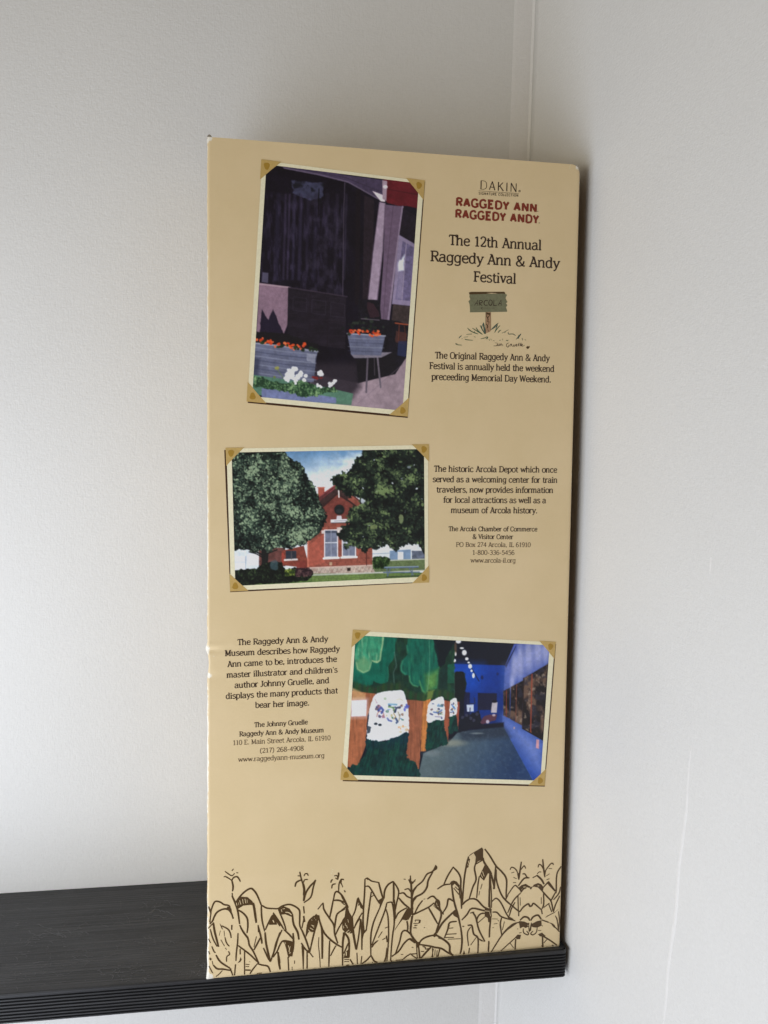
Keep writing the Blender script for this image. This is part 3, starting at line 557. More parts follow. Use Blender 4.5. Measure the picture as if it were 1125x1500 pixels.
# ------------------------------------------------------------------ corn row drawing
CORN = [((300, 1260, 8.333), """
L8 245,135 285,165 330,190 365,160;L10 330,130 350,105;L9 385,150 408,156;L9 230,205 252,200 290,220 325,245;L12 325,250 355,210 400,205 435,262;L14 330,245 345,320 338,380;L12 334,400 336,430
L15 330,430 365,510 400,610 425,780;L14 425,790 470,880 525,955 545,1040 590,1110 660,1260;L13 72,650 80,600 115,515 150,502 195,515 235,542 295,555 310,600;L13 75,640 60,760;L12 45,565 62,610 72,640
L12 42,832 110,760;L15 60,780 95,740 115,690 145,640 190,610 240,595 290,605 325,650 348,715;L18 270,575 305,590 320,640;L10 65,840 100,960 150,1055;L17 105,770 120,870 168,1058;F 180,765 205,805 225,850 205,835 190,800
L11 205,800 280,840 310,890 322,950;L15 330,790 328,850;L4 190,860 175,920;L5 235,860 240,930;L9 245,940 265,1010 300,1052;L6 195,970 240,1050;L6 250,1070 265,1092;L9 288,1110 302,1150 268,1178 265,1240
L12 405,890 400,1000 385,1130 380,1230;L14 375,1270 362,1410;L15 378,510 440,430 500,375 560,345 600,370 640,430 690,550;L13 690,550 690,620 700,740 730,870;L17 735,880 750,1030 800,1240;F 375,508 440,445 520,450 580,500 612,560 560,545 470,555 400,598
T9 385,520 392,552;T9 425,490 440,540;T8 460,475 470,530;T9 490,470 500,525;T6 515,480 520,520;T5 410,515 415,545;L20 590,520 605,600 628,765;L14 410,610 460,640 515,705 525,800 515,890;L14 435,820 480,890 530,950;L12 650,790 655,880;L14 650,800 690,960 697,1020
L8 630,930 600,1060;L14 600,1095 640,1020 682,940;L12 405,1040 470,1090 560,1160 650,1250;L15 800,1240 850,1100 885,980 917,880;L14 738,850 780,760 835,670 880,740 917,805;F 785,775 835,665 885,750 870,778 820,785;T14 830,730 845,760;L16 785,780 880,778
L12 695,550 760,585 880,592;L13 715,1070 765,1180 800,1240;L12 430,1080 432,1150;F 438,1180 450,1215 430,1245 400,1255 425,1220;L13 485,1110 485,1405;L7 500,1270 545,1275;L7 500,1297 540,1300;L15 495,1340 560,1343;L12 550,1412 580,1340 640,1265
L13 640,1262 700,1280 760,1290 785,1320 800,1400;L8 635,1390 700,1398;L9 45,960 70,1010;L10 85,1050 110,1110 130,1132;L14 135,1155 190,1240 305,1318;F 60,1185 85,1205 75,1225 55,1210;L8 50,1290 75,1340 100,1385;L14 103,1280 150,1325 220,1330 310,1345;L6 90,1230 100,1280
L8 215,1345 175,1390 135,1420;F 295,1310 320,1320 350,1415 335,1415 310,1350;L9 45,1110 60,1150;L12 880,1110 905,1180 917,1260;L6 545,1236 550,1242;L13 462,1080 500,1110"""),
((400, 1260, 8.333), """
L14 0,592 60,590 110,560 190,540 260,560 320,610 325,700 325,790 345,850;L15 345,840 400,970 450,1120;F 62,595 130,562 200,590 240,650 245,700 150,660 95,665;T10 100,600 108,630;T8 115,595 145,590;T12 150,635 190,640 225,668;L13 0,640 60,730 130,840;L12 65,600 130,760 160,860;L13 130,845 200,910 240,960
L17 235,660 250,780 300,880 315,970;L14 0,1170 40,1000 110,850;L13 0,1185 50,1110 80,1040 120,985 190,990 235,1000;L16 243,890 250,1000 240,1120;F 115,985 240,998 252,1080 235,1175 205,1175 188,1200 160,1080 140,1020;T8 145,1000 150,1025;T9 185,1040 205,1100;T7 210,1050 195,1110 215,1130
T8 195,1140 212,1130;L17 60,1120 70,1240 86,1335;L14 182,1180 190,1395;L12 325,140 345,230 368,300;L20 365,280 380,360 375,430;L14 380,400 370,500;L14 268,325 285,270 345,240;L10 300,190 335,192;L8 285,265 330,250;L9 378,195 390,168 415,165 430,190;L9 370,275 385,240 425,235
L16 375,500 400,400 450,320 500,270 520,240;L13 520,240 490,330 460,450 375,520;L14 372,562 380,650;L17 372,680 385,755;L12 352,830 380,690;L12 402,930 430,760 500,680;L12 545,600 610,520;L14 610,520 622,605 690,710 740,790 750,890 770,960 790,1015
F 402,940 430,760 525,655 570,690 545,750 515,830 500,880 440,870 425,890;T9 430,850 475,895;T9 450,825 490,850;T8 470,790 500,820;T7 465,790 500,800;T6 470,725 476,735;T6 500,700 506,710;T5 520,720 525,735;T5 490,745 496,755
L15 555,670 570,750 620,880 700,970 780,1030 845,1065;L14 545,750 500,890 450,1110;L12 425,1100 490,1185;L13 345,1010 380,1070 440,1130;F 345,1040 380,1070 378,1200 375,1355 362,1340 355,1180;L16 415,1110 415,1385;L6 558,940 555,1040 570,1200 575,1330
L19 590,810 600,900 600,1205;F 570,780 585,800 600,870 590,870;L13 690,980 685,1120 680,1320;L11 700,1170 740,1090 770,1040;L6 232,1300 232,1370;L8 262,1225 262,1265;L8 515,1330 508,1350;L8 580,1330 580,1370;L8 605,1325 605,1365
L9 745,190 780,190 792,225;L14 797,150 800,180 785,240;L9 760,215 785,235;L11 705,275 712,248 730,235;L11 715,345 725,300 765,288;L11 800,385 805,290 830,235 866,238;L9 830,275 850,330;F 815,240 840,240 835,290 822,290;L13 868,368 882,390
L14 735,490 755,400 790,385 840,430 880,500 917,580;L15 728,492 800,490 872,515;L14 733,490 710,610 690,705;L15 880,592 800,640 770,690 752,830;L12 758,920 800,830 850,745;F 880,530 917,580 917,850 905,870 870,880 850,760 890,650
L15 868,880 850,1000 848,1345;T6 870,790 880,830;T6 900,790 905,830"""),
((500, 1260, 8.333), """
L16 0,430 40,500 75,572;L12 0,612 30,590 62,560;L11 0,510 40,545;F 50,610 72,565 100,640 130,690 140,870 150,885 110,895 40,875 12,845 8,735 40,690;T7 78,720 88,760;T7 50,765 48,800;T8 60,790 75,830;T8 25,800 30,830;T10 60,880 95,850;T8 90,895 110,870
L20 130,690 140,850 180,1090;L13 130,700 170,610 200,470 222,505 272,590;F 195,465 215,490 265,600 235,585 222,545 205,560;T7 210,520 212,540;L17 40,885 92,980 92,1190;F 18,880 50,880 30,1000 18,1340 6,1340 10,1000;L12 30,1140 60,1070 85,1010
F 28,1195 45,1130 90,1080 92,1195;T16 60,1120 60,1165;L9 35,1212 97,1212;L8 35,1238 95,1238;L10 60,1285 92,1288;L14 105,1210 145,1320;L13 185,1095 215,900 235,720;L12 155,835 190,750 255,640;L12 155,830 190,760 230,710;L14 238,720 250,900 250,1095
L12 190,1130 195,1325;L12 250,1170 238,1310;L14 288,230 283,400 270,600 265,760 270,880;L11 288,230 320,222 370,255 455,272;F 300,225 320,208 340,230 322,245;L15 455,270 480,370 510,475;L12 293,320 340,325 400,420 462,525;L14 365,385 330,640 305,850
L10 360,450 400,425;F 255,680 270,700 285,860 315,820 310,860 275,900 262,960 250,900;L16 520,470 530,370 570,300 632,258;F 435,500 510,450 520,480 470,600 460,590 470,540;L14 470,580 400,740 370,850 358,960 360,1160;L13 632,258 680,330 700,400 670,540 650,650
L17 636,265 640,400 636,520;L9 650,300 655,..""".replace("L9 650,300 655,..", "") + """
L13 555,520 530,620 450,830 370,1040;L13 555,520 600,512 622,530 640,640 645,780 625,920 610,1080 600,1290;L12 545,600 570,700 577,900 570,1050 555,1290;L18 645,480 652,640 650,740;L8 405,1010 450,980;L9 530,830 572,812;L9 450,945 500,870;L9 500,972 560,938;L15 550,920 560,1000
L14 370,1065 400,1020 440,985;L13 250,1300 310,1220 362,1160;L14 360,1160 400,1230 440,1295;F 550,1060 565,1100 540,1290 515,1300 535,1180;L13 705,408 760,400 800,440 855,465;L15 700,460 760,530 830,585;L11 720,490 760,520;L13 660,715 700,640 800,580
F 830,580 750,720 690,800 650,860 655,840 700,770 760,660 800,590;F 745,725 790,610 830,580 870,600 850,680 820,725 790,735;L14 800,740 810,800 808,865;L13 860,680 842,850 870,940 915,1000;F 835,190 850,190 856,300 868,420 880,600 845,600 845,420 840,300
L10 820,235 855,290 905,235;L10 770,360 820,350 855,400;L8 760,230 785,235;L14 917,325 880,380 860,460;L10 917,455 880,500 868,560;L17 860,665 917,640;L14 660,1140 710,1000 740,880 790,860 850,910 915,995;L15 615,1175 700,1110 770,1010 840,960 905,1010
L9 660,1222 750,1215;L7 725,1150 755,1150;L8 860,1060 880,1070;L11 740,1250 800,1170 850,1140;L8 900,730 905,750;L8 880,772 917,772;L9 890,797 917,797;L9 878,826 912,824;L8 378,1240 380,1270;L18 605,1240 620,1270"""),
((600, 1240, 7.8917), """
F 10,400 25,400 35,520 42,790 8,790 15,600;L7 0,370 20,410 65,400;L7 10,335 14,400;L13 30,520 80,460 150,400 200,320 260,290 300,235;F 300,208 322,235 318,262 275,290 262,285;L16 270,290 215,390 200,470 150,540 60,590 28,650;L13 30,795 100,760 220,700 285,650
L13 60,770 100,690 150,622;L5 160,610 180,604;L14 205,608 240,582 275,576 310,610 342,640 350,720 392,785;L16 352,720 365,800 325,930 300,1010;L14 220,710 260,780 325,895;F 275,690 300,620 345,635 360,730 385,785 340,745 300,710;T8 310,650 318,680;T6 285,680 296,700;T6 320,690 335,700;L14 35,800 15,930 20,1030 95,1115
L9 65,850 118,850;F 112,846 130,850 122,888 100,885;L6 55,888 105,888;L6 60,910 90,910;L5 40,940 85,942;L6 165,935 176,938;L4 65,845 65,870;L15 112,1110 150,1070 210,1040 300,1020;F 262,1030 300,985 328,1030 285,1048;L17 310,1025 400,1080 460,1140 465,1220 500,1275;L11 330,1055 420,1085
F 60,1100 130,1105 112,1150 128,1320 105,1320 98,1180 78,1140;L11 78,1110 88,1315;L15 110,1132 230,1150 290,1165 370,1180 440,1225 505,1272;L13 0,1072 60,1115;L17 245,1165 190,1222 130,1290;L8 150,1155 180,1165 185,1185 225,1178;L8 130,1212 168,1212;L8 275,1180 255,1290;L8 262,1170 268,1290;L14 350,1180 325,1290
L7 295,1190 290,1260;L8 318,1200 312,1290;L12 0,1245 80,1238;L11 20,1252 85,1325;L12 320,492 395,445 470,435;L13 395,440 440,340 502,240;L14 500,235 560,300 590,370 590,480 600,560 600,720;F 462,430 480,402 510,392 545,405 578,450 575,485 520,430 495,455;L16 485,440 510,620 560,800 590,940
L16 590,930 605,1060 600,1170 585,1240;L9 510,480 570,555;L8 525,465 575,510;L14 570,470 585,600;L17 592,560 600,705;L14 385,765 430,690 450,606 520,640;L18 312,1000 350,930 400,860 530,735;F 495,770 538,718 562,830 510,800;L13 400,1060 440,960 462,880 545,865;L8 450,945 505,940;F 430,960 450,900 465,905 450,960
L9 415,1015 542,1008;L8 405,1052 512,1050;L6 440,1072 590,1065;L14 610,650 630,380 660,200 682,115;F 678,118 700,90 835,10 850,30 850,150 790,170 755,210 765,120 740,75;T22 705,110 735,150 765,195;T12 755,80 795,125;T8 730,95 760,140;T10 815,30 830,20;F 670,140 700,140 680,240 655,250;T10 672,150 690,205;T6 665,190 680,225
L14 762,195 750,260 768,380 730,470 688,608;L13 762,205 850,152;L16 848,130 860,180 900,240 947,315;F 868,210 905,240 947,300 945,320 905,310 860,395 805,345;T9 842,285 862,345;T8 825,320 845,360;L11 805,345 790,440 775,595;L6 838,430 820,495;L6 810,515 800,565
L14 690,605 770,612 860,700 947,735;L15 608,675 640,640 690,607;L14 602,850 660,790 720,715 860,740 947,745;L14 725,755 765,820 800,960 870,1098;F 760,1035 870,1100 825,1095;L12 700,770 745,758;L13 772,870 790,810 830,775 900,772;L8 780,890 890,795;F 890,720 947,720 947,760 925,760 900,755
L10 610,920 630,925;L14 670,912 718,915 740,1010 790,1060 790,1220;L9 705,930 668,1000 680,1150;L8 705,1140 770,1050;L12 692,1170 683,1235;F 612,1265 628,1195 642,1260;L15 928,300 925,450 915,700;F 895,750 930,750 920,880 908,870;L15 930,880 922,1050;L14 916,1090 908,1200;F 775,1220 800,1218 795,1235 780,1235"""),
((710, 1240, 8.3333), """
L15 0,30 60,110 140,240 210,310 265,400 262,560 262,640;F 0,180 70,305 30,330 0,400;L18 70,310 100,420 118,500;F 125,240 142,250 135,370 125,520 100,520 108,430;L14 140,280 145,420 200,580 260,660 330,720 425,800;L13 75,370 60,440 60,700 80,850
L9 70,385 82,600 82,750;F 0,740 80,770 85,860 60,930 45,880 0,850;T10 0,785 60,790;T8 60,800 72,850;L14 75,870 60,1000 55,1110;L15 52,1170 45,1290;L12 88,670 140,632 200,690 270,830 330,890;L13 95,800 150,805 210,860 370,905;F 275,855 300,855 345,880 378,915 300,895
L5 90,882 160,885;L5 110,945 155,938;L6 158,900 172,910;L7 95,990 108,990;L13 205,870 190,950 208,1085;L7 240,915 215,1020;L13 80,1285 190,1110 270,1010 350,945 420,925;F 235,1065 275,990 340,955 420,920 330,985 280,1020;L9 195,1275 300,1180 405,1085
L18 378,1130 370,1262;F 368,1110 400,1075 442,1078 432,1130 395,1132;L8 310,1180 355,1240;L11 280,590 360,480 400,495 445,545;L12 285,590 255,650;L12 440,565 350,660 280,810;L12 300,850 325,760 370,680;L13 405,595 410,780;L6 432,620 435,720;L14 410,480 480,390 545,382
L11 460,335 490,335 515,375;F 500,355 550,382 520,388;F 415,500 450,470 500,455 560,490 540,505 500,490 450,520 440,560 430,540;T12 470,495 495,490;L14 440,560 470,520 510,500;F 575,500 600,465 650,445 690,460 720,500 705,560 690,540 650,500 600,490;T12 645,480 665,480
L10 550,490 562,515 575,490;L12 585,382 640,352;L17 635,350 690,400 725,460;L15 425,800 470,740 530,700 550,728 575,722 600,695 690,770;L14 690,760 702,825;L14 415,780 415,850;L13 718,570 720,700 700,760;L7 690,620 690,700;L16 430,900 480,858 530,870 550,905;L16 562,905 590,860 650,838 690,890
F 415,910 480,915 550,945 520,960 540,975 500,995 470,980 430,1000;F 570,945 640,910 690,900 695,965 640,990 590,985 560,970;L9 470,1000 475,1050 520,1078 535,1060 510,1030;L9 640,990 630,1045 590,1078 562,1062 590,1030;L7 535,930 545,1040 570,930 560,1030
L14 447,185 430,300 415,405;F 395,330 420,320 420,405 408,400;L9 308,285 330,252 380,280 415,350;L9 440,285 480,235 500,270;L7 325,322 360,312;L6 350,375 390,395;L7 345,440 382,440;L14 707,155 720,280 735,375;F 722,290 750,290 735,375 726,370;L9 650,255 662,220 690,230 720,285;L10 740,295 800,215 830,205 838,225
L6 640,335 665,310 690,312;L6 780,268 822,270;L6 750,360 790,332;L8 755,405 790,392;L12 700,515 770,440 790,445 860,540;L15 760,435 820,500 862,545;L14 700,540 760,610 810,670 835,790;L12 780,700 818,800;L13 943,240 880,340 872,540 862,570;L13 862,560 820,640 800,660
L12 938,490 905,570 840,650;L12 915,600 860,720 838,800;F 735,870 760,845 860,795 930,745 850,810;L11 718,745 790,690;L14 695,895 780,925;F 770,920 830,940 858,965 860,995 840,985 810,945;L12 855,980 912,1040;L9 862,845 885,900 900,1030;L10 900,790 912,900 900,1030
L13 680,1075 790,1140 882,1205;F 650,1070 700,1050 745,1092 700,1100 670,1095;L20 705,1095 708,1242;L10 722,1175 772,1120;L8 690,1210 705,1215;L10 820,1200 840,1230;L6 400,1000 405,1010;L6 700,960 705,975;L6 420,1055 450,1050;L6 650,1025 690,1025""")]
cr = Print(TL)
for Zc, data in CORN:
    for st in data.replace('\n', ';').split(';'):
        st = st.strip()
        if not st: continue
        head, body = st.split(' ', 1)
        pts = pxpts(body, *Zc)
        pts = [np.array([min(max(p[0], 0.0004), W-0.0006), max(p[1], 0.0004)]) for p in pts]
        if head[0] == 'F': cr.poly(pts, 0)
        else: cr.ribbon(catmull(pts, 4), (float(head[1:])*(1.32 if head[0] == 'L' else 0.9)+(3.5 if head[0] == 'L' else 0))/Zc[2]*PX, 1 if head[0] == 'T' else 0, 0.25 if head[0] == 'L' else 0.2)
cr.build('printed_corn_row', [M_corn, M_tanink], carton)['label'] = 'brown line drawing of cornstalks along the foot of the carton'

sc_ = Print(0.00005); rs_ = random.Random(9)
for cx, cy, r, n_ in ((486, 1272, 1.6, 5), (488, 1284, 1.2, 5), (492, 1279, 0.8, 4), (334, 250, 0.9, 3), (338, 257, 0.7, 2), (826, 1384, 1.4, 4), (834, 245, 1.6, 6), (806, 905, 0.6, 2), (470, 880, 0.6, 2), (812, 700, 0.5, 2), (340, 1210, 0.6, 2)):
    for k in range(n_):
        x_ = cx+rs_.gauss(0, r); y_ = cy+rs_.gauss(0, r*1.4); q_ = r*rs_.uniform(.25, .6)
        if x_ < 306 or y_ > 1384 or (x_ > 820 and y_ > 1000): continue
        sc_.poly([to_face(x_+q_*rs_.uniform(.5, 1)*math.cos(t), y_+q_*rs_.uniform(.5, 1)*math.sin(t)) for t in np.linspace(0, 2*math.pi, 8)[:-1]], 0)
M_scuff = flat_mat('scuffed_pale_paper', (0.80, 0.72, 0.52), 0.7)
sc_.build('scuff_mark', [M_scuff], carton)['kind'] = 'stuff'

# ------------------------------------------------------------------ the three printed photographs
def hashn(ix, iy, seed):
    n = (ix.astype(np.int64)*374761393+iy.astype(np.int64)*668265263+seed*1274126177) & 0xffffffff
    n = ((n ^ (n >> 13))*1274126177) & 0xffffffff
    return ((n ^ (n >> 16)) & 0xffff)/65535.0
def vn(x, y, seed=0):
    ix = np.floor(x); iy = np.floor(y); fx = x-ix; fy = y-iy; fx = fx*fx*(3-2*fx); fy = fy*fy*(3-2*fy)
    a = hashn(ix, iy, seed); b = hashn(ix+1, iy, seed); c = hashn(ix, iy+1, seed); d = hashn(ix+1, iy+1, seed)
    return (a*(1-fx)+b*fx)*(1-fy)+(c*(1-fx)+d*fx)*fy
def fbm(x, y, s, oct=4, seed=0, g=0.55):
    t = 0; a = 1; n = 0
    for o in range(oct): t = t+a*vn(x/s*2**o, y/s*2**o, seed+o*7); n += a; a *= g
    return t/n
class Paint:
    """colours of a photographic print, worked out point by point over its surface (x, y in the coordinates the marks were measured in)"""
    def __init__(s, X, Y): s.X = X; s.Y = Y; s.c = np.zeros(X.shape+(3,)); s.ux = s.X; s.uy = s.Y
    def mask(s, txt, rag=0.0, rs=20, seed=1, soft=0.0):
        P = [tuple(map(float, a.split(','))) for a in txt.split() if a != '~']
        if txt.startswith('~'): P = [tuple(q) for q in catmull(P+[P[0]], 5)[:-1]]
        X, Y = s.X, s.Y
        if rag: X = X+rag*(fbm(s.X, s.Y, rs, 3, seed)-.5)*2; Y = Y+rag*(fbm(s.X, s.Y, rs, 3, seed+50)-.5)*2
        ins = np.zeros(X.shape, bool); dist = np.full(X.shape, 1e9)
        for i in range(len(P)):
            x0, y0 = P[i]; x1, y1 = P[(i+1) % len(P)]
            if y0 != y1: ins ^= ((y0 > Y) != (y1 > Y)) & (X < (x1-x0)*(Y-y0)/(y1-y0)+x0)
            dx, dy = x1-x0, y1-y0; t = np.clip(((X-x0)*dx+(Y-y0)*dy)/(dx*dx+dy*dy+1e-9), 0, 1)
            dist = np.minimum(dist, np.hypot(X-x0-t*dx, Y-y0-t*dy))
        sd = np.where(ins, dist, -dist); w = max(soft, 2.0)
        return np.clip(0.5+sd/w, 0, 1)
    def put(s, m, col, al=1.0):
        col = np.asarray(col, float)
        m = (m*al)[..., None]; s.c = s.c*(1-m)+col*m
    def poly(s, txt, col, rag=0, rs=20, seed=1, soft=0, al=1.0, var=0, vs=12):
        m = s.mask(txt, rag, rs, seed, soft); col = np.asarray(col, float)
        if var: col = col*(1+var*(fbm(s.X, s.Y, vs, 3, seed+9)[..., None]-.5)*2)
        s.put(m, col, al); return m
    def line(s, txt, w, col, al=1.0, soft=2.0):
        P = [tuple(map(float, a.split(','))) for a in txt.split()]; dist = np.full(s.X.shape, 1e9)
        for (x0, y0), (x1, y1) in zip(P[:-1], P[1:]):
            dx, dy = x1-x0, y1-y0; t = np.clip(((s.X-x0)*dx+(s.Y-y0)*dy)/(dx*dx+dy*dy+1e-9), 0, 1)
            dist = np.minimum(dist, np.hypot(s.X-x0-t*dx, s.Y-y0-t*dy))
        s.put(np.clip(0.5+(w/2-dist)/soft, 0, 1), col, al)
    def blob(s, x, y, rx, ry, col, al=1.0, soft=0.3, rag=0.0):
        d = np.hypot((s.X-x)/rx, (s.Y-y)/ry)+rag*(fbm(s.X, s.Y, max(rx, ry)*.7, 2, int(x))-.5)
        s.put(np.clip((1-d)/soft+.5, 0, 1), col, al)
    def grad(s, txt, c0, c1, p0, p1, **k):
        dx, dy = p1[0]-p0[0], p1[1]-p0[1]; t = np.clip(((s.X-p0[0])*dx+(s.Y-p0[1])*dy)/(dx*dx+dy*dy), 0, 1)[..., None]
        m = s.mask(txt, k.get('rag', 0), k.get('rs', 20), k.get('seed', 1), k.get('soft', 0)); s.put(m, np.asarray(c0, float)*(1-t)+np.asarray(c1, float)*t, k.get('al', 1)); return m
    def foliage(s, poly, n, r, dark, mid, light, clumps, seed=1, cs=60, gaps=0.0, gapcol=(220, 228, 234), wig=10, sp=.17):
        """a crown of separate leaf sprays: dark depth first, then sprays lit on the upper side of each clump"""
        rnd = random.Random(seed); base = s.mask(poly, rag=wig, rs=16, seed=seed); s.leaves(base, tuple(v*.6 for v in dark), dark, mid, 8, 60, seed+2, .3)
        A = np.stack([s.X.ravel(), s.Y.ravel(), np.ones(s.X.size)], 1)[::7]; jj, ii = np.meshgrid(np.arange(s.X.shape[1]), np.arange(s.X.shape[0]))
        M = np.linalg.lstsq(A, np.stack([jj.ravel(), ii.ravel()], 1)[::7], rcond=None)[0]
        P = [tuple(map(float, a.split(','))) for a in poly.split() if a != '~']; xs = [p[0] for p in P]; ys = [p[1] for p in P]
        ny_, nx_ = s.X.shape; k = 0; tries = 0
        while k < n and tries < n*6:
            tries += 1; x = rnd.uniform(min(xs), max(xs)); y = rnd.uniform(min(ys), max(ys))
            j, i = np.array([x, y, 1.0])@M; j = int(round(j)); i = int(round(i))
            if not (0 <= i < ny_ and 0 <= j < nx_) or base[i, j] < 0.4: continue
            k += 1
            b = float(fbm(np.array([[x]]), np.array([[y]]), cs, 2, seed+5)[0, 0])*1.1-.15
            for (cx, cy, rx, ry, am) in clumps:
                d = math.hypot((x-cx)/rx, (y-cy)/ry)
                if d < 1: b += am*(1-d)*(.65+.9*(cy-y)/ry)
            b += rnd.gauss(0, sp); a = rnd.uniform(0, 3.1); ra = r*rnd.uniform(.6, 1.2); rb = ra*rnd.uniform(.4, .75)
            t = min(1, max(0, b/.5)); q = min(1, max(0, (b-.5)/.4))
            c = [(dark[z]*(1-t)+mid[z]*t)*(1-q)+light[z]*q for z in range(3)]
            if gaps and rnd.random() < gaps: c = gapcol; ra *= .7; rb *= .7
            w = 5; i0, i1, j0, j1 = max(0, i-w), min(ny_, i+w+1), max(0, j-w), min(nx_, j+w+1)
            dx = s.X[i0:i1, j0:j1]-x; dy = s.Y[i0:i1, j0:j1]-y; u = (dx*math.cos(a)+dy*math.sin(a))/ra; v = (-dx*math.sin(a)+dy*math.cos(a))/rb
            mm = (np.clip((1.15-np.hypot(u, v))/.5, 0, 1)*.9)[..., None]
            s.c[i0:i1, j0:j1] = s.c[i0:i1, j0:j1]*(1-mm)+np.array(c)*mm
    def leaves(s, m, dark, mid, light, fine=9, clump=70, seed=3, amt=0.5):
        n1 = fbm(s.X, s.Y, clump, 3, seed); n2 = fbm(s.X*1.15, s.Y, fine, 2, seed+20, .7); n3 = fbm(s.X, s.Y*1.2, fine*.55, 2, seed+31, .8)
        v = n2*.6+n3*.4+(n1-.5)*.55
        t = np.clip((v-.42)/.12, 0, 1)[..., None]; q = np.clip((v-(.66-amt*.12))/.10, 0, 1)[..., None]
        col = np.asarray(dark, float)*(1-t)+np.asarray(mid, float)*t; col = col*(1-q)+np.asarray(light, float)*q
        s.put(m, col)

def paint_depot(X, Y):
    p = Paint(X, Y)
    p.grad("90,80 1100,80 1100,700 90,700", (88, 130, 172), (212, 222, 228), (500, 95), (500, 300))
    cl = np.clip((fbm(X, Y*1.5, 90, 4, 5)-.40)*4, 0, 1)*np.clip((X-430)/200, 0, 1)*np.clip((Y-90+(X-600)*.35)/120, 0, 1)
    p.put(cl, (236, 240, 242))
    p.poly("500,200 760,130 760,400 500,400", (226, 234, 238), rag=30, rs=60, soft=60, al=.75)
    p.poly("90,590 300,590 300,690 90,690", (206, 214, 224)); p.poly("148,612 198,612 198,680 148,680", (225, 228, 234)); p.poly("205,600 262,600 262,655 205,655", (236, 238, 240), var=.06)
    p.line("198,612 198,680", 3, (150, 165, 185)); p.line("150,640 196,640", 2, (180, 190, 205)); p.poly("262,570 390,570 390,660 262,660", (96, 58, 54), var=.3)
    p.poly("800,545 1080,520 1080,640 800,640", (222, 228, 234), var=.05); p.poly("896,585 1000,578 1000,632 896,632", (120, 145, 175)); p.poly("935,590 962,590 962,632 935,632", (232, 236, 240)); p.poly("1003,585 1070,585 1070,628 1003,628", (92, 100, 118), var=.3)
    p.line("1000,540 1000,640", 3, (235, 238, 240)); p.line("810,600 900,596", 3, (150, 165, 180))
    p.poly("800,632 1100,622 1100,680 800,690", (96, 112, 72), var=.25, vs=8); p.line("890,632 1070,625", 4, (205, 205, 195))
    # brick depot
    br = p.poly("498,668 497,480 550,380 560,335 640,262 756,352 770,420 812,560 812,655", (142, 76, 62), var=.24, vs=10)
    p.put(br*np.clip(((Y+0.03*X) % 9-7)/1.5, 0, 1), (108, 56, 48), .6)
    p.poly("500,560 580,500 580,640 500,664", (186, 92, 74), al=.5, var=.2); p.poly("549,276 580,276 580,318 549,330", (168, 84, 70), var=.15); p.line("546,278 582,277", 4, (196, 120, 100))
    p.poly("500,640 480,560 372,585 372,655 500,668", (122, 58, 46), var=.2)
    p.line("500,500 500,662", 7, (190, 108, 88))
    p.poly("546,330 636,262 650,264 650,275 556,352", (88, 44, 44)); p.line("548,326 640,262", 6, (150, 72, 70)); p.line("650,262 760,352", 8, (90, 46, 46)); p.poly("575,325 640,268 646,300 600,306", (148, 66, 74), var=.2); p.line("577,303 648,300", 4, (110, 50, 54))
    p.poly("560,372 640,300 770,392 770,440 690,445 600,440 560,470", (96, 44, 42), soft=30, al=.55, var=.3); p.poly("552,350 640,276 656,290 700,318 690,345 642,312 562,384", (52, 38, 38), soft=6, al=.9, var=.3); p.line("562,380 642,308 700,345 757,388", 8, (52, 32, 32)); p.line("648,262 650,325", 6, (232, 222, 218))
    p.blob(652, 386, 30, 30, (112, 52, 46), soft=.15); p.blob(652, 386, 25, 25, (26, 30, 32), soft=.12); p.blob(650, 392, 14, 10, (48, 52, 54), al=.7)
    p.poly("610,434 706,430 706,449 610,452", (224, 222, 228)); p.line("612,450 704,448", 4, (70, 60, 66)); p.poly("640,415 662,415 664,432 638,433", (206, 200, 205)); p.line("628,441 690,439", 3, (120, 112, 122))
    for x0, x1, y0, y1 in ((583, 641, 487, 613), (669, 728, 492, 609)):
        p.poly(f"{x0-5},{y0-4} {x1+5},{y0-6} {x1+5},{y1+4} {x0-5},{y1+5}", (218, 214, 216)); p.poly(f"{x0},{y0} {x1},{y0} {x1},{y1} {x0},{y1}", (112, 118, 138), var=.14, vs=16)
        p.poly(f"{x0},{y0} {x1},{y0} {x1},{y0+12} {x0},{y0+12}", (70, 76, 92)); p.line(f"{x0},{(y0+y1)/2-4} {x1},{(y0+y1)/2-5}", 5, (206, 208, 216)); p.line(f"{(x0+x1)/2},{y0} {(x0+x1)/2},{y1}", 2.5, (160, 164, 178)); p.line(f"{x0-7},{y1+9} {x1+8},{y1+6}", 10, (230, 226, 222))
    p.poly("640,472 666,470 664,500 642,502", (214, 198, 190), var=.1); p.poly("566,486 580,486 580,502 566,502", (206, 190, 184))
    p.poly("392,585 444,585 444,625 392,628", (44, 48, 58), var=.2); p.line("384,630 447,627", 9, (206, 196, 192)); p.line("378,600 378,640", 10, (150, 60, 48)); p.line("420,588 420,626", 3, (90, 80, 80))
    p.line("505,668 812,655", 6, (196, 170, 158)); p.poly("512,670 812,657 826,692 520,702", (184, 166, 152), var=.12, vs=9)
    st = np.clip((vn(X/15, (Y+.04*X)/9, 77)-.5)*6, 0, 1); mk = p.mask("512,672 812,659 826,692 520,702"); p.put(mk*st, (152, 120, 108), .6); p.put(mk*np.clip((np.abs(((X*1.0+6*np.floor(Y/10)) % 19)-9)-7.6), 0, 1), (120, 96, 88), .6)
    p.poly("690,668 706,667 706,682 690,683", (40, 26, 24)); p.poly("604,640 617,640 617,656 604,656", (180, 150, 120)); p.line("783,575 784,655", 4, (80, 38, 34))
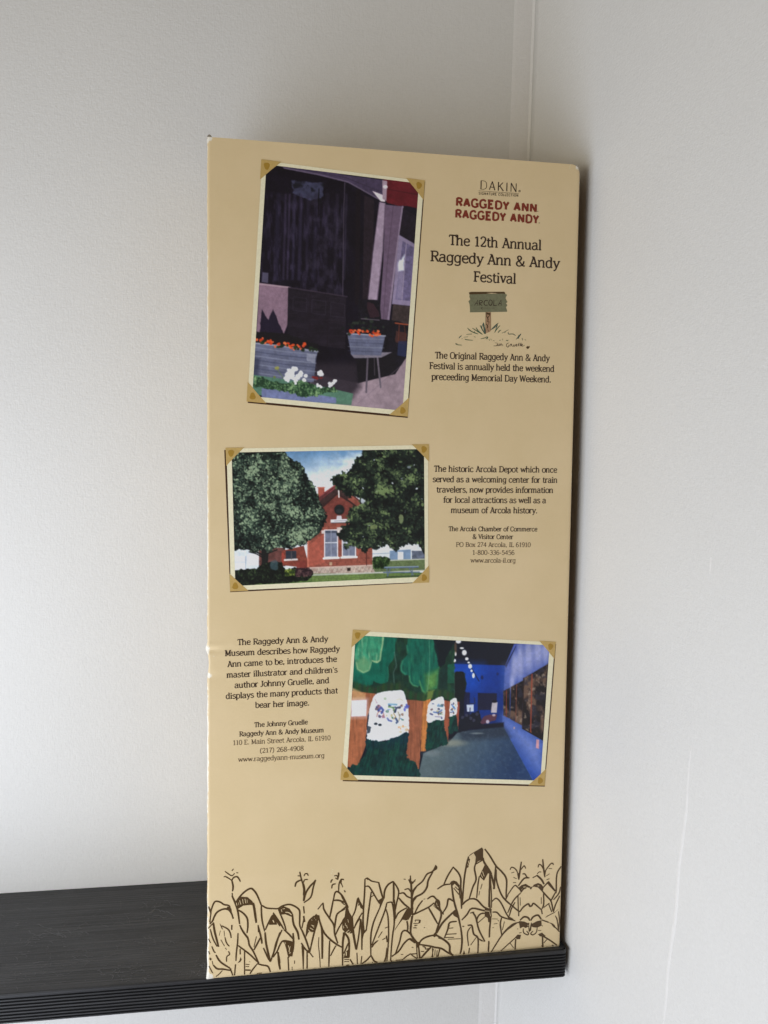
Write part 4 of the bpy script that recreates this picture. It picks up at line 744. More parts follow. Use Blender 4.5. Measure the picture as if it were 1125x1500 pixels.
    p.poly("80,700 1100,690 1100,780 80,780", (78, 102, 52), var=.3, vs=7); p.line("520,702 880,690 1080,680", 8, (196, 196, 186), al=.8); p.poly("520,708 860,694 1080,700 1080,760 520,760", (96, 118, 62), var=.25, vs=6)
    m = p.mask("812,620 826,612 890,616 896,628 892,670 816,674", rag=5, rs=10); p.leaves(m, (14, 30, 12), (40, 64, 30), (84, 110, 60), 8, 30, 11)
    for t, w in (("870,668 1034,664", 6), ("866,690 1040,688", 5), ("882,668 886,712", 4), ("1008,666 1002,710", 4), ("900,668 886,708", 4), ("990,668 1012,704", 4)): p.line(t, w, (86, 104, 128))
    p.line("872,664 1034,660", 3, (150, 168, 190)); p.line("880,712 1070,705", 7, (40, 52, 40), al=.7)
    # right tree
    p.foliage("765,80 1100,80 1100,590 1062,600 1040,560 985,545 930,580 870,552 838,578 800,570 775,592 745,575 715,560 672,575 690,545 660,520 640,505 670,470 700,452 686,425 700,395 735,372 752,352 745,325 700,322 668,300 640,268 606,250 616,228 650,212 690,212 712,178 728,150 760,128", 3800, 8.5,
              (8, 12, 14), (24, 36, 30), (112, 132, 84), [(700, 235, 70, 40, .5), (800, 190, 60, 60, .35), (960, 250, 100, 46, .7), (870, 290, 80, 40, .5), (760, 380, 70, 46, .75), (720, 440, 50, 46, .6), (830, 470, 70, 30, .4), (1030, 330, 50, 30, .5), (880, 400, 80, 40, .25), (700, 505, 50, 40, .45), (1000, 180, 60, 40, .15)], seed=8, cs=50, gaps=.006, wig=16)
    p.blob(951, 430, 12, 22, (150, 164, 112), al=.7, rag=1.0); p.blob(990, 180, 9, 6, (170, 180, 190), al=.6); p.blob(765, 345, 12, 12, (210, 218, 226), al=.85, rag=.9); p.blob(815, 470, 16, 10, (140, 152, 96), al=.6, rag=.8)
    # left tree
    p.poly("274,560 312,560 306,640 318,700 262,700 276,640", (24, 24, 24)); p.line("288,610 240,585 190,570", 8, (22, 24, 24)); p.line("300,600 350,580", 6, (22, 24, 24)); p.line("285,620 250,600 215,590", 5, (22, 24, 24))
    p.foliage("80,120 180,100 200,80 384,84 402,128 446,150 478,190 500,232 528,255 540,300 552,345 572,372 588,410 584,445 560,480 548,508 510,530 486,556 440,562 400,576 350,568 318,590 280,578 240,596 200,572 150,590 80,560", 6000, 7,
              (7, 13, 14), (42, 60, 50), (146, 166, 132), [(240, 260, 110, 90, .35), (400, 300, 120, 110, .3), (190, 420, 80, 60, .4), (350, 380, 90, 60, .35), (250, 500, 80, 50, .35), (480, 430, 90, 80, .45), (440, 520, 70, 40, .5), (160, 200, 70, 60, .2), (330, 160, 80, 60, .25)], seed=4, cs=44, wig=14, sp=.30)
    m = p.mask("80,690 150,678 250,668 300,640 370,640 392,680 440,665 480,670 520,680 526,704 500,730 420,740 260,745 80,770", rag=8, rs=16, seed=6)
    p.leaves(m, (8, 12, 10), (20, 28, 20), (50, 66, 40), 9, 40, 9, .3)
    m = p.mask("386,680 410,668 436,676 436,705 392,710", rag=5, rs=8); p.leaves(m, (30, 44, 16), (90, 104, 40), (140, 150, 70), 8, 20, 15)
    m = p.mask("440,668 500,664 524,682 520,706 440,712", rag=5, rs=8); p.leaves(m, (34, 20, 26), (70, 46, 50), (96, 70, 66), 8, 20, 17)
    p.blob(337, 655, 20, 24, (60, 84, 92), al=.7, rag=.5); p.poly("445,640 490,632 494,668 445,670", (120, 50, 44), al=.8, var=.2)
    return p.c

def paint_gallery(X, Y):
    p = Paint(X, Y); wood = lambda seed: None
    p.c[...] = (14, 18, 32)
    p.grad("560,206 830,214 815,520 590,540", (14, 54, 146), (10, 42, 116), (600, 210), (760, 500)); p.poly("560,206 720,208 700,330 600,340", (14, 74, 182), soft=60, al=.6)
    p.line("715,214 713,345", 1.5, (24, 48, 120)); p.blob(715, 272, 7, 10, (18, 30, 80)); p.blob(790, 255, 6, 8, (20, 34, 90))
    # right wall
    p.grad("826,216 870,110 1060,100 1020,800 950,770 812,500", (66, 84, 158), (30, 66, 152), (900, 140), (960, 620))
    for x, y, rx, ry in ((872, 215, 14, 60), (900, 190, 16, 80), (940, 160, 20, 70), (985, 140, 20, 60), (860, 300, 10, 40), (1022, 150, 14, 40)): p.blob(x, y, rx, ry, (196, 196, 222), al=.6, soft=1.0)
    p.poly("822,462 905,520 1012,590 1008,740 960,700 815,500", (124, 142, 206), soft=80, al=.75); p.line("812,505 958,768", 4, (120, 150, 220)); p.line("806,512 946,772", 5, (20, 40, 90))
    p.poly("826,216 880,116 880,122 832,225", (20, 30, 70))
    p.poly('826,216 1060,90 1060,200 826,330', (150, 156, 206), soft=60, al=.45)
    for t, s in (("818,338 850,322 848,470 818,456", 3), ("855,318 914,286 908,505 850,472", 5), ("916,276 1040,203 1013,578 911,520", 7)):
        p.poly(t, (20, 14, 18)); m = p.mask(t, soft=6)
        n = fbm(X, Y*.6, 34, 4, s); p.put(m*np.clip((n-.40)*5, 0, 1), (120, 92, 74), .8); p.put(m*np.clip((fbm(X, Y, 22, 3, s+9)-.60)*8, 0, 1), (168, 150, 130), .6)
        p.put(m*np.clip((fbm(X, Y, 30, 3, s+19)-.55)*6, 0, 1), (36, 34, 48), .8)
    p.line("833,335 832,462", 3, (150, 60, 40)); p.line("882,304 878,488", 2.5, (140, 70, 50)); p.line("957,256 950,540", 5, (150, 64, 42)); p.line("916,276 911,520", 5, (36, 20, 20)); p.line("1036,206 1011,576", 5, (14, 8, 10)); p.line("912,520 1012,577", 5, (14, 8, 10))
    p.poly("978,572 992,574 990,618 976,614", (206, 150, 160)); p.poly("868,512 874,512 873,522 867,521", (200, 160, 150))
    # floor
    p.grad("600,535 815,505 962,772 400,772 430,640 550,590", (82, 98, 102), (26, 52, 92), (530, 600), (860, 760))
    p.poly("600,535 815,505 850,560 620,580", (34, 44, 60), soft=30, al=.8); p.blob(690, 543, 30, 4, (140, 150, 150), al=.6, soft=.8); p.blob(570, 590, 60, 16, (150, 150, 130), al=.6, soft=1.0); p.blob(470, 640, 40, 14, (140, 148, 150), al=.4, soft=1.0)
    p.put(p.mask("600,535 815,505 962,772 400,772 430,640 550,590")*np.clip((fbm(X, Y, 12, 3, 51)-.5)*2, 0, 1), (120, 140, 150), .25)
    # far room
    p.poly("560,300 640,345 640,500 600,540 560,540", (14, 18, 34)); p.poly("694,347 787,349 785,430 694,430", (22, 24, 52)); p.poly("628,345 656,345 654,470 628,470", (18, 24, 60))
    p.poly("605,470 700,432 718,500 600,540", (16, 20, 34), rag=8, rs=20); p.poly("640,405 674,403 674,437 642,438", (190, 200, 226)); p.line("646,372 646,400 680,398 678,372", 5, (30, 38, 70)); p.line("657,420 655,460", 4, (30, 34, 60))
    p.poly("763,395 790,392 786,443 758,443", (186, 178, 184)); p.blob(776, 388, 12, 7, (16, 16, 30)); p.poly("730,455 785,448 782,480 715,500 708,486", (84, 50, 66), rag=5, rs=12); p.blob(742, 487, 8, 9, (190, 180, 200)); p.blob(772, 455, 8, 6, (180, 160, 170)); p.poly("700,500 820,490 820,512 640,530", (14, 16, 34), soft=8)
    for x, y in ((620, 465), (660, 470), (690, 450), (675, 480), (640, 455)): p.blob(x, y, 7, 8, (66, 66, 90), al=.7, rag=.6)
    # track lights
    p.line("585,92 700,290", 4, (8, 10, 18), al=.8)
    for x, y, rx, ry in ((600, 98, 13, 9), (617, 130, 10, 4), (629, 152, 11, 13), (641, 182, 8, 7), (650, 200, 6, 4), (657, 218, 9, 11), (664, 240, 5, 6), (673, 263, 6, 12), (586, 158, 5, 10), (583, 190, 5, 7)): p.blob(x, y, rx, ry, (240, 244, 248), soft=.5)
    p.blob(566, 198, 18, 4, (190, 180, 120), al=.8); p.blob(586, 130, 6, 30, (120, 90, 60), al=.6, soft=.8)
    # tree cut-outs on the left: deep canopy
    m = p.poly("60,60 578,60 580,250 632,250 640,330 604,392 560,390 530,366 482,380 440,392 392,392 350,370 330,330 240,340 200,352 140,356 80,330", (16, 48, 38), rag=12, rs=30, var=.35, vs=30)
    p.put(m*np.clip((fbm(X*1.6, Y*.35, 16, 3, 71)-.52)*4, 0, 1), (34, 72, 44), .7)
    st_ = lambda t, k, c, al=.6, sd=3: p.put(p.mask(t, rag=6, rs=18)*np.clip((fbm(X*1.8, Y*.35, 16, 3, sd)-.5)*k, 0, 1), c, al)
    g1 = "~ 287,60 292,120 286,180 262,216 260,262 256,292 232,302 205,298 190,290 184,306 150,322 118,320 92,306 80,200 80,60"
    p.poly(g1, (6, 96, 76), var=.12, vs=40); st_(g1, 4, (4, 70, 58)); p.line("190,290 186,306 150,322 118,320", 5, (2, 44, 40), al=.7, soft=5); p.line("258,225 262,262 256,290", 5, (40, 128, 98), al=.6, soft=5); p.line("290,80 290,150", 6, (30, 120, 92), al=.5, soft=6)
    g2 = "~ 98,166 108,127 142,60 234,60 235,98 226,147 222,190 210,200 195,202 181,193 177,212 166,239 150,248 132,249 112,234 104,200"
    p.poly(g2, (52, 132, 98), var=.2, vs=18); st_(g2, 4, (120, 166, 124), .7, 7); st_(g2, 4, (24, 100, 76), .6, 9); p.blob(138, 212, 34, 36, (96, 140, 96), al=.7, soft=.5)
    p.line("235,74 233,110 225,150 221,188 206,199 183,192", 7, (176, 190, 136), al=.75, soft=6); p.line("178,200 168,236 140,248 112,232 105,200", 6, (150, 178, 128), al=.7, soft=6)
    g3 = "~ 372,60 352,110 350,135 356,156 330,190 321,215 322,240 341,258 360,263 364,288 376,308 400,316 414,314 426,338 440,352 470,338 496,321 504,270 507,200 498,130 480,60"
    p.poly(g3, (10, 92, 74), var=.15, vs=30); st_(g3, 4, (6, 66, 56), .7, 13); st_(g3, 4, (44, 128, 92), .45, 17)
    p.line("350,118 354,152", 7, (50, 132, 98), al=.7, soft=8); p.line("330,192 322,216 324,240 342,257", 8, (56, 140, 104), al=.75, soft=8); p.line("362,266 366,292 380,310 402,316", 7, (84, 150, 100), al=.7, soft=7); p.line("412,290 426,336 440,350", 7, (96, 156, 90), al=.7, soft=8)
    p.poly("440,262 506,232 502,312 470,338 442,352", (92, 138, 66), soft=34, al=.85, var=.2); p.line("459,80 461,180 456,300 446,345", 4, (120, 160, 130), al=.5, soft=4); p.line("290,150 300,215 285,250 290,310", 5, (110, 140, 128), al=.5, soft=5)
    p.poly("480,60 592,60 584,100 548,150 536,206 512,230 505,150", (8, 18, 28), rag=4, al=.9); p.poly("506,232 548,212 548,330 512,350 500,330", (14, 42, 40), soft=10, al=.8, var=.3)
    for x in range(96, 600, 13):                              # the ragged dark skirt of the painted crowns
        yb_ = np.interp(x, [90, 150, 200, 240, 330, 345, 400, 440, 455, 530, 560, 600], [330, 352, 360, 342, 336, 366, 390, 390, 372, 366, 386, 384]); p.blob(x, yb_-16, 9, 26, (28+x % 3*9, 52+x % 5*5, 38), al=.85, soft=.5, rag=.5)
    p.poly("548,210 580,206 580,300 548,300", (20, 88, 66), al=.8, var=.2); p.poly("470,60 576,60 578,100 540,180 506,220", (10, 20, 28), rag=6, al=.85); p.poly("~ 582,258 606,244 630,260 632,360 606,386 584,360", (14, 22, 26), rag=5)
    p.line("581,210 581,390", 3, (70, 96, 84), al=.5); p.poly("448,340 486,330 470,376 446,380", (120, 138, 62), rag=5, rs=10, al=.7, soft=8)
    # trunks
    def trunk(t, c, s):
        m = p.poly(t, c, rag=3, rs=20, seed=s, var=.10, vs=18); g = fbm(X*3.2, Y*.25, 20, 3, s+2); p.put(m*np.clip((g-.5)*5, 0, 1), tuple(v*.78 for v in c), .6); p.put(m*np.clip((.42-g)*5, 0, 1), tuple(min(255, v*1.18) for v in c), .5)
    trunk("60,335 205,352 172,420 158,470 150,600 118,690 100,712 60,706", (160, 94, 62), 21); p.poly("85,322 150,352 150,382 85,382", (196, 150, 100), soft=10, al=.8)
    trunk("336,378 432,386 420,560 408,742 384,742 345,680 356,540 356,425", (148, 86, 60), 23); trunk("430,388 466,376 450,500 442,628 418,632 422,500", (186, 116, 60), 25); trunk("524,380 562,388 550,598 526,545", (150, 80, 56), 27); trunk("590,388 607,392 600,530 584,512", (140, 70, 54), 29)
    p.poly("82,384 156,381 153,459 82,461", (226, 222, 246)); p.poly("82,384 156,381 153,459 82,461", (250, 240, 255), soft=40, al=.7)
    for t in ("~ 192,362 232,342 286,336 330,338 346,380 357,430 356,545 284,566 240,578 200,582 158,566 166,460 172,420", "~ 456,402 484,380 522,366 531,400 528,484 452,490", "~ 562,386 592,378 590,452 559,462"): p.poly(t, (240, 244, 252), rag=3, rs=12)
    rnd = random.Random(4)
    def bits(x0, x1, y0, y1, n, r, cols):
        for k in range(n): p.blob(rnd.uniform(x0, x1), rnd.uniform(y0, y1), rnd.uniform(.4, 1)*r, rnd.uniform(.4, 1)*r, cols[k % len(cols)], rag=.8, al=.85)
    bc = [(60, 70, 120), (70, 110, 90), (140, 110, 90), (40, 44, 70), (120, 150, 190), (180, 170, 120), (90, 60, 60)]
    bits(250, 335, 400, 490, 18, 8, bc); bits(205, 240, 405, 465, 9, 10, [(70, 70, 110), (150, 110, 130), (90, 70, 80)]); bits(335, 355, 405, 430, 3, 12, [(80, 90, 180)]); bits(310, 352, 505, 540, 7, 9, [(210, 150, 100), (200, 190, 160)]); bits(462, 526, 400, 475, 14, 7, bc); bits(564, 590, 395, 450, 14, 6, bc)
    for t, w, c in (("205,462 208,446 218,436 232,438 240,452 236,462", 5, (168, 110, 100)), ("214,432 226,418 236,430 228,444", 11, (50, 66, 140)), ("262,402 300,404", 9, (110, 160, 190)), ("262,415 286,418 290,440", 8, (110, 150, 90)), ("292,440 300,420 318,416", 10, (40, 50, 80)), ("256,470 262,480 276,484", 9, (60, 76, 140)), ("296,470 306,486 300,492", 10, (40, 60, 100)), ("286,446 296,462 286,474", 5, (150, 120, 60)),
                    ("308,440 316,460 312,480", 7, (170, 160, 130)), ("300,380 318,376 330,384", 4, (200, 190, 150)), ("312,510 350,512", 5, (220, 180, 130)), ("196,378 204,392", 4, (190, 160, 150)), ("255,345 256,560", 1.5, (214, 222, 226)), ("300,345 302,400", 1.5, (214, 222, 226)), ("286,500 318,502", 2, (150, 190, 190)), ("480,440 500,444 520,430", 7, (70, 100, 160)), ("500,410 524,412", 8, (80, 120, 150)), ("464,448 474,452", 8, (60, 60, 110)), ("488,462 520,464", 5, (120, 110, 140)), ("572,410 584,424", 8, (70, 120, 180))): p.line(t, w, c, al=.85, soft=3)
    p.blob(200, 497, 9, 6, (24, 34, 44)); p.blob(220, 502, 9, 6, (24, 34, 44)); p.poly("158,505 178,512 172,540 158,545", (60, 70, 80)); p.blob(245, 375, 7, 7, (180, 196, 170)); p.blob(205, 395, 5, 4, (200, 180, 190))
    # painted hedges
    def hedge(t, s):
        m = p.poly(t, (10, 48, 46), rag=9, rs=12, seed=s, var=.3, vs=20); p.put(m*np.clip((640-Y-(300-X)*.0)/70, 0, 1)*(X < 360), (8, 44, 66), .6); g = fbm(X*2.4+Y*.5, Y*.45, 13, 3, s+4); p.put(m*np.clip((g-.52)*6, 0, 1), (16, 82, 60), .6); p.put(m*np.clip((.40-g)*6, 0, 1), (8, 30, 34), .7)
    hedge("~ 80,700 112,690 150,640 156,575 205,580 240,582 300,560 356,545 350,650 396,690 402,716 392,760 80,760", 31); hedge("452,492 488,482 530,480 536,540 549,592 440,630 445,560", 33); hedge("556,464 592,452 599,532 552,548", 35)
    return p.c

def paint_porch(X, Y):
    p = Paint(X, Y)
    p.c[...] = (17, 13, 24); p.c = p.c*(1+.5*(fbm(X, Y, 60, 3, 2)[..., None]-.5))
    # shop window with curtains and reflections
    p.poly("470,292 632,300 626,372 560,385 470,350", (62, 64, 88), rag=10, rs=24, al=.8, var=.3, vs=16); p.put(p.mask("440,290 640,300 620,420 440,400", soft=30)*np.clip((fbm(X, Y, 26, 3, 9)-.5)*6, 0, 1), (14, 14, 20), .85)
    for x, w, c, a in ((395, 20, (40, 36, 56), .5), (432, 10, (60, 52, 74), .6), (452, 8, (70, 60, 84), .6), (478, 12, (48, 44, 66), .6), (510, 16, (56, 50, 74), .5), (545, 12, (44, 38, 58), .5), (585, 18, (36, 32, 50), .5), (640, 20, (34, 30, 44), .5), (690, 14, (46, 40, 56), .45), (735, 8, (70, 62, 84), .4)):
        p.line(f"{x+6},360 {x-6},780", w, c, al=a, soft=10)
    p.put(p.mask("335,350 740,420 735,860 310,800", soft=40)*np.clip((fbm(X*2.2, Y*.5, 30, 4, 12)-.48)*4, 0, 1), (66, 58, 84), .45)
    p.put(p.mask("560,380 740,430 735,900 540,860", soft=50)*np.clip((fbm(X, Y, 44, 4, 15)-.46)*4, 0, 1), (52, 46, 62), .55)
    p.line("604,330 600,470", 5, (10, 8, 14)); p.line("733,300 728,440 722,900", 5, (74, 66, 80), al=.7); p.line("800,340 795,900", 22, (22, 16, 22), al=.8); p.poly("830,360 880,385 868,880 822,880", (34, 26, 34), var=.2)
    p.poly("322,745 352,750 350,800 318,795", (92, 88, 110), al=.7)
    # awning, fascia, porch post
    p.poly("400,205 560,220 740,262 925,285 935,330 905,385 760,300 600,262 430,228", (62, 52, 74), var=.15); p.line("430,226 600,258 750,296 900,380", 6, (104, 92, 112), al=.8); p.line("520,232 740,275 915,345", 3, (40, 32, 48), al=.8)
    p.poly("925,280 1115,290 1105,430 1045,415 1000,415 945,400 935,385", (88, 22, 30), var=.18, vs=30); p.line("940,330 1100,360", 4, (60, 14, 22)); p.poly("870,340 935,365 934,395 912,392", (214, 198, 204)); p.poly("920,288 945,290 940,390 922,380", (150, 130, 142)); p.blob(935, 320, 12, 9, (206, 194, 202))
    p.poly("905,395 936,402 924,640 892,890 846,890 872,640", (150, 132, 150), var=.07); p.line("935,402 922,640 895,885", 5, (100, 84, 102)); p.line("905,398 874,640 848,888", 4, (70, 58, 74))
    p.poly("936,408 1025,418 985,700 948,990 905,985 925,700", (96, 78, 98), var=.08); p.line("975,415 945,700 925,985", 4, (78, 62, 80)); p.line("1022,420 985,700 950,988", 10, (128, 112, 132))
    p.poly("1024,425 1095,470 1085,610 1005,560", (26, 20, 30), var=.3); p.poly("1005,560 1088,608 1062,915 968,905", (128, 116, 142)); p.poly("1022,590 1078,622 1058,890 985,882", (92, 84, 114), var=.2); p.poly("1000,740 1030,735 1020,880 990,878", (134, 124, 150), al=.7, soft=14)
    p.poly("1005,690 1030,660 1028,740 1000,740", (226, 232, 246), soft=12, rag=6); p.line("1040,600 1018,890", 4, (140, 128, 150)); p.poly("975,905 1062,918 1048,1010 965,1000", (54, 44, 44), var=.3)
    # dark doorway and things on the porch
    p.poly("800,880 905,885 915,980 1000,990 1055,1010 1040,1180 980,1260 800,1300", (20, 18, 26), var=.4); p.poly("848,890 880,905 908,965 860,975 846,940", (44, 28, 36), rag=6)
    p.line("985,1000 1050,1008", 6, (150, 70, 44)); p.line("1005,1010 1000,1090", 5, (90, 44, 34)); p.line("1030,1012 1040,1100", 5, (70, 36, 30)); p.poly("990,1040 1045,1050 1035,1110 985,1095", (84, 46, 40), rag=6, al=.7); p.poly("1000,1090 1045,1090 1040,1170 995,1160", (36, 44, 76), al=.8)
    # floor
    p.poly("560,1250 800,1300 985,1255 1045,1165 1040,1460 560,1440", (140, 122, 130), var=.10, vs=24); p.poly("560,1200 800,1200 810,1320 760,1380 600,1350 560,1300", (40, 34, 42), soft=40, al=.92); p.poly("790,1180 985,1150 985,1255 920,1262 800,1300", (20, 18, 24)); p.line("800,1400 1040,1190", 4, (110, 96, 106), al=.5)
    # wall panel below the window, a low plank bench runs behind the tub
    p.poly("305,800 455,818 450,1000 410,1100 290,1090", (122, 98, 112), var=.08); p.line("305,804 458,822", 8, (150, 126, 136)); p.poly("300,1100 320,930 350,985 375,930 430,1060 430,1110", (28, 22, 38), rag=4); p.poly("450,822 740,868 735,1130 445,1090", (27, 22, 31), var=.25, vs=40); p.line("455,822 745,868", 6, (58, 48, 60), al=.8)
    wv_ = fbm(X*.5, Y*3.2, 26, 3, 88); p.put(p.mask("450,822 740,868 735,1130 445,1090")*np.clip((wv_-.5)*5, 0, 1), (38, 32, 42), .5)
    for x in (475, 570, 664): p.line(f"{x},{868+(x-475)*.15} {x+68},{878+(x-475)*.15} {x+66},{945+(x-475)*.15} {x-2},{936+(x-475)*.15} {x},{868+(x-475)*.15}", 3, (46, 40, 52), al=.7)
    p.line("560,850 556,1110", 4, (26, 20, 28)); p.line("650,862 645,1120", 4, (26, 20, 28)); p.line("450,960 735,1000", 4, (30, 24, 32))
    p.poly("285,1040 440,1050 600,1110 610,1160 285,1110", (20, 18, 22), rag=8, rs=16)
    rnd = random.Random(8)
    def flowers(pts, n, sx, sy, cols, r):
        for k in range(n):
            x, y = pts[k % len(pts)]; p.blob(x+rnd.gauss(0, sx), y+rnd.gauss(0, sy), r*rnd.uniform(.5, 1.1), r*rnd.uniform(.4, .9), cols[k % len(cols)], rag=.7, al=.95)
    # large galvanised tub
    def tub(t, top, seed):
        m = p.poly(t, (88, 92, 112), var=.16, vs=24, seed=seed); return m
    m = tub("283,1098 360,1108 480,1128 598,1140 590,1180 578,1295 440,1290 276,1265", 0, 3)
    for k in range(7): y = 1120+k*21; p.line(f"276,{y} 430,{y+22} 590,{y+38}", 5, (56, 60, 82) if k % 2 else (126, 130, 148), al=.6)
    p.line("284,1100 400,1112 598,1142", 8, (150, 154, 170), al=.8); p.poly("540,1150 590,1158 582,1200 545,1190", (150, 152, 166), al=.6, rag=4); p.poly("276,1170 310,1176 300,1270 274,1262", (40, 44, 62), soft=14, al=.7)
    flowers([(310, 1080), (350, 1090), (370, 1100), (400, 1108), (430, 1105), (465, 1118), (500, 1125), (515, 1110)], 46, 12, 6, [(206, 74, 34), (184, 56, 28), (226, 104, 60)], 9)
    flowers([(330, 1095), (420, 1118), (480, 1125), (540, 1128), (570, 1140)], 18, 14, 6, [(24, 36, 24), (36, 52, 30)], 10)
    # small tub on a stool
    p.line("848,1150 840,1345", 9, (84, 76, 86)); p.line("895,1160 912,1320", 9, (96, 88, 98)); p.line("880,1160 882,1260", 5, (60, 54, 62)); p.poly("760,1150 970,1145 915,1172 780,1175", (118, 112, 124))
    p.poly("745,1050 935,1062 914,1162 765,1158", (92, 96, 118), var=.14, vs=18)
    for k in range(4): p.line(f"750,{1075+k*21} 928,{1082+k*21}", 4, (60, 62, 84) if k % 2 else (132, 136, 152), al=.6)
    p.line("745,1052 936,1064", 6, (150, 154, 168)); flowers([(770, 1040), (800, 1045), (840, 1045), (880, 1052), (900, 1055)], 28, 10, 7, [(206, 74, 34), (184, 56, 28), (226, 104, 60)], 9); flowers([(800, 1010), (850, 1010), (880, 1020), (770, 1020)], 26, 16, 14, [(26, 34, 28), (40, 48, 40), (22, 24, 26)], 10)
    p.line("815,978 905,985", 4, (110, 100, 110), al=.8)
    # flower box in front
    p.poly("276,1258 500,1290 775,1352 765,1410 560,1395 270,1355", (76, 112, 92), var=.12); p.poly("318,1325 560,1352 690,1372 690,1400 560,1395 318,1370", (104, 112, 148), var=.12)
    m = p.mask("276,1262 330,1275 400,1290 440,1300 520,1285 600,1318 680,1318 700,1345 640,1352 560,1372 500,1362 440,1345 340,1325 276,1318", rag=12, rs=18); p.leaves(m, (30, 54, 36), (70, 104, 68), (120, 150, 104), 10, 40, 19, .6)
    p.line("395,1230 430,1280", 3, (90, 110, 70)); p.blob(395, 1225, 11, 8, (130, 130, 70), rag=.6); p.blob(382, 1270, 6, 6, (100, 116, 50)); p.line("500,1290 510,1350", 3, (90, 120, 80))
    for x, y, r in ((462, 1252, 30), (445, 1275, 20), (512, 1268, 26), (490, 1284, 18), (616, 1252, 22), (606, 1312, 15), (668, 1304, 20)):
        for k in range(11): p.blob(x+rnd.gauss(0, r*.42), y+rnd.gauss(0, r*.42), r*.36, r*.34, (246, 246, 250) if k % 4 else (210, 214, 226), rag=.6)
    flowers([(585, 1270), (600, 1275)], 4, 6, 5, [(110, 34, 34)], 11)
    return p.c

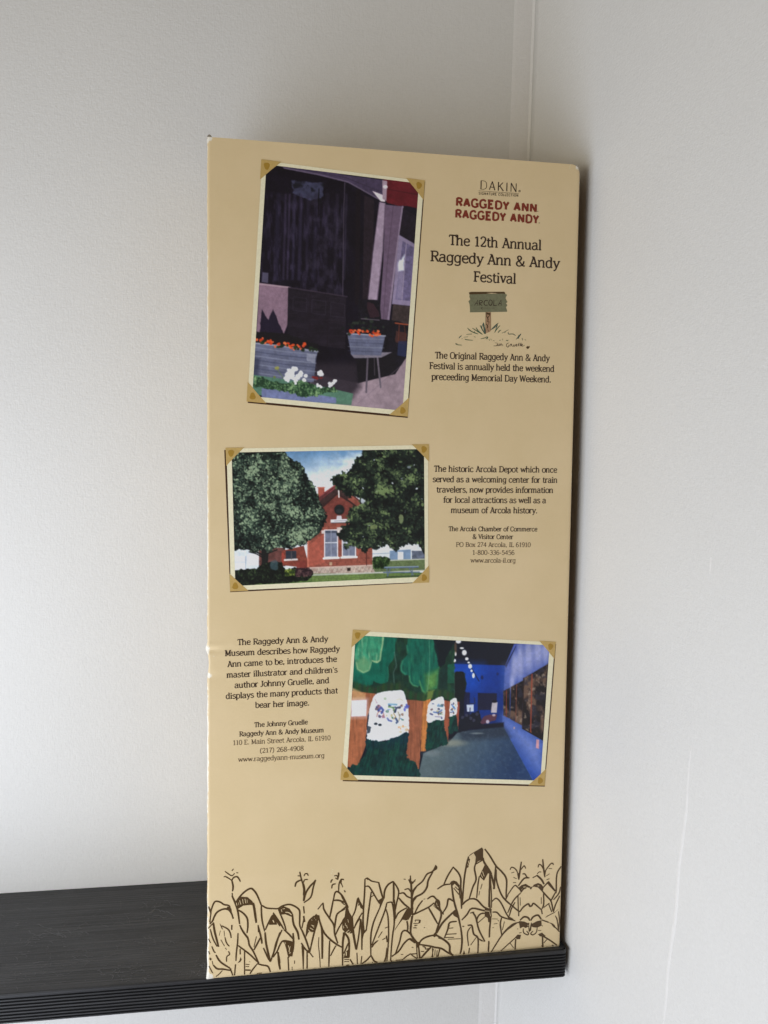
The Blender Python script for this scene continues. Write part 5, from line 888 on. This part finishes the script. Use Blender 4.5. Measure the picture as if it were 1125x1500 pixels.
def photograph(label, outer, inner, off, sc, painter, nx, ny, illum, shadow, cs):
    root_pr = Print(0.00010)
    O = [to_face(*q) for q in outer]; I = [to_face(*q) for q in inner]   # TL TR BR BL
    root_pr.poly(O, 0); card_o = root_pr.build('printed_photo', [M_mat], carton); card_o['label'] = label
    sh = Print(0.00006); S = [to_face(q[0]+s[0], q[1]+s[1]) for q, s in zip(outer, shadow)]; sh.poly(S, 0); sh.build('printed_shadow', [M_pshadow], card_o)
    s_ = np.linspace(0, 1, nx)[None, :, None]; t_ = np.linspace(0, 1, ny)[:, None, None]
    G = (I[0]*(1-s_)+I[1]*s_)*(1-t_)+(I[3]*(1-s_)+I[2]*s_)*t_
    px, py = to_photo(G[..., 0], G[..., 1]); X = (px-off[0])*sc; Y = (py-off[1])*sc
    c = painter(X, Y); c = np.clip(c, 0, 255)
    tone = (fbm(X, Y, 120, 3, 5)-.5)*.16+(fbm(X, Y, 14, 3, 6)-.5)*.16; c = c*(1+tone[..., None])
    for _ in range(1):                                   # the soft focus of a small print
        q = np.pad(c, ((1, 1), (1, 1), (0, 0)), 'edge'); c = (q[1:-1, 1:-1]*4+(q[:-2, 1:-1]+q[2:, 1:-1]+q[1:-1, :-2]+q[1:-1, 2:])*1.5)/10
    g_ = c.mean(-1, keepdims=True); c = g_+(c-g_)*0.97
    c = c+np.random.normal(0, 2.0, c.shape[:2])[..., None]
    lc = lin(np.clip(c, 3, 255))/np.asarray(illum); lc = np.clip(lc, 0.0, 0.92)
    pts = G[..., 0, None]*EX+G[..., 1, None]*EY+0.00014*EN
    V = pts.reshape(-1, 3); idx = np.arange(nx*ny).reshape(ny, nx)
    F = np.stack([idx[:-1, :-1], idx[1:, :-1], idx[1:, 1:], idx[:-1, 1:]], -1).reshape(-1, 4)
    me = bpy.data.meshes.new('picture'); me.vertices.add(len(V)); me.vertices.foreach_set('co', V.astype(np.float32).ravel())
    me.loops.add(F.size); me.loops.foreach_set('vertex_index', F.astype(np.int32).ravel()); me.polygons.add(len(F))
    me.polygons.foreach_set('loop_start', np.arange(0, F.size, 4, dtype=np.int32)); me.polygons.foreach_set('loop_total', np.full(len(F), 4, dtype=np.int32))
    me.update(calc_edges=True); me.validate()
    ca = me.color_attributes.new('ink', 'FLOAT_COLOR', 'POINT'); ca.data.foreach_set('color', np.concatenate([lc.reshape(-1, 3), np.ones((len(V), 1))], 1).astype(np.float32).ravel())
    me.materials.append(M_photo); o = bpy.data.objects.new('picture', me); C.objects.link(o); o.parent = card_o
    # gold mounting corners with a small heart
    for k in range(4):
        a = O[k]; b = O[(k+1) % 4]; d = O[(k-1) % 4]; e1 = (b-a)/np.linalg.norm(b-a); e2 = (d-a)/np.linalg.norm(d-a); L = cs*PX; g = 1.2*PX
        q = a-e1*g-e2*g; pc = Print(0.00018); A1 = q+e1*L; A2 = q+e2*L
        pc.poly([q, A1, A1+(A2-A1)*.5+(q-A1-(A2-A1)*.5)*.02, A2], 0)
        cc = q+(e1+e2)*L*.29
        h = [cc+(np.array([math.cos(t), math.sin(t)]))*4.6*PX*(1-0.10*math.cos(2*t)+.12*math.sin(t*3+k)) for t in np.linspace(0, 2*math.pi, 15)[:-1]]
        pc.lift = 0.00020; pc.poly(h, 1); pc.build('photo_corner', [M_gold, M_golddot], card_o)
    return card_o
mp = MAT('glossy_photo_ink', 0.38, 0.45)
a_ = mp.n.new('ShaderNodeAttribute'); a_.attribute_name = 'ink'; gn = mp.noise(1.0, mp.coords((4000, 4000, 4000)), 2)
mp.base(mp.mix(1.0, a_.outputs['Color'], mp.ramp(gn, [(0.3, (0.93,)*3), (0.7, (1, 1, 1))]), 'MULTIPLY')); M_photo = mp.m

photograph('upright printed photograph of a shop porch with tubs of orange flowers', [(384, 235), (621, 265.5), (596, 609), (362.5, 587)], [(390.3, 241), (613.5, 269), (589.5, 601.5), (369.5, 580.5)], (290, 180), 3.409, paint_porch, 300, 430, (0.62, 0.62, 0.60),
           [(0, 3), (1.6, 1), (1.2, 3.2), (0.5, 3.2)], 28)
photograph('printed photograph of a red brick depot between two large trees', [(331.7, 657.2), (627, 651.8), (627.3, 852.1), (338.4, 865.1)], [(339.3, 662.9), (621, 657.8), (622.3, 844.8), (344.7, 858.2)], (300, 630), 3.309, paint_depot, 400, 280, (0.72, 0.71, 0.70),
           [(-3.2, 2), (0, 3), (0, 1.0), (-1.2, 2.4)], 26)
photograph('printed photograph of a blue gallery with painted tree cutouts', [(517.8, 923.6), (812.8, 941.1), (796.7, 1149.6), (500, 1141.2)], [(520.8, 930.6), (804.9, 945.2), (791.5, 1143.3), (508.1, 1135.1)], (490, 910), 3.309, paint_gallery, 400, 280, (0.74, 0.735, 0.72),
           [(0, 2), (1.6, 2), (1.2, 2.6), (2.0, 3.0)], 27)
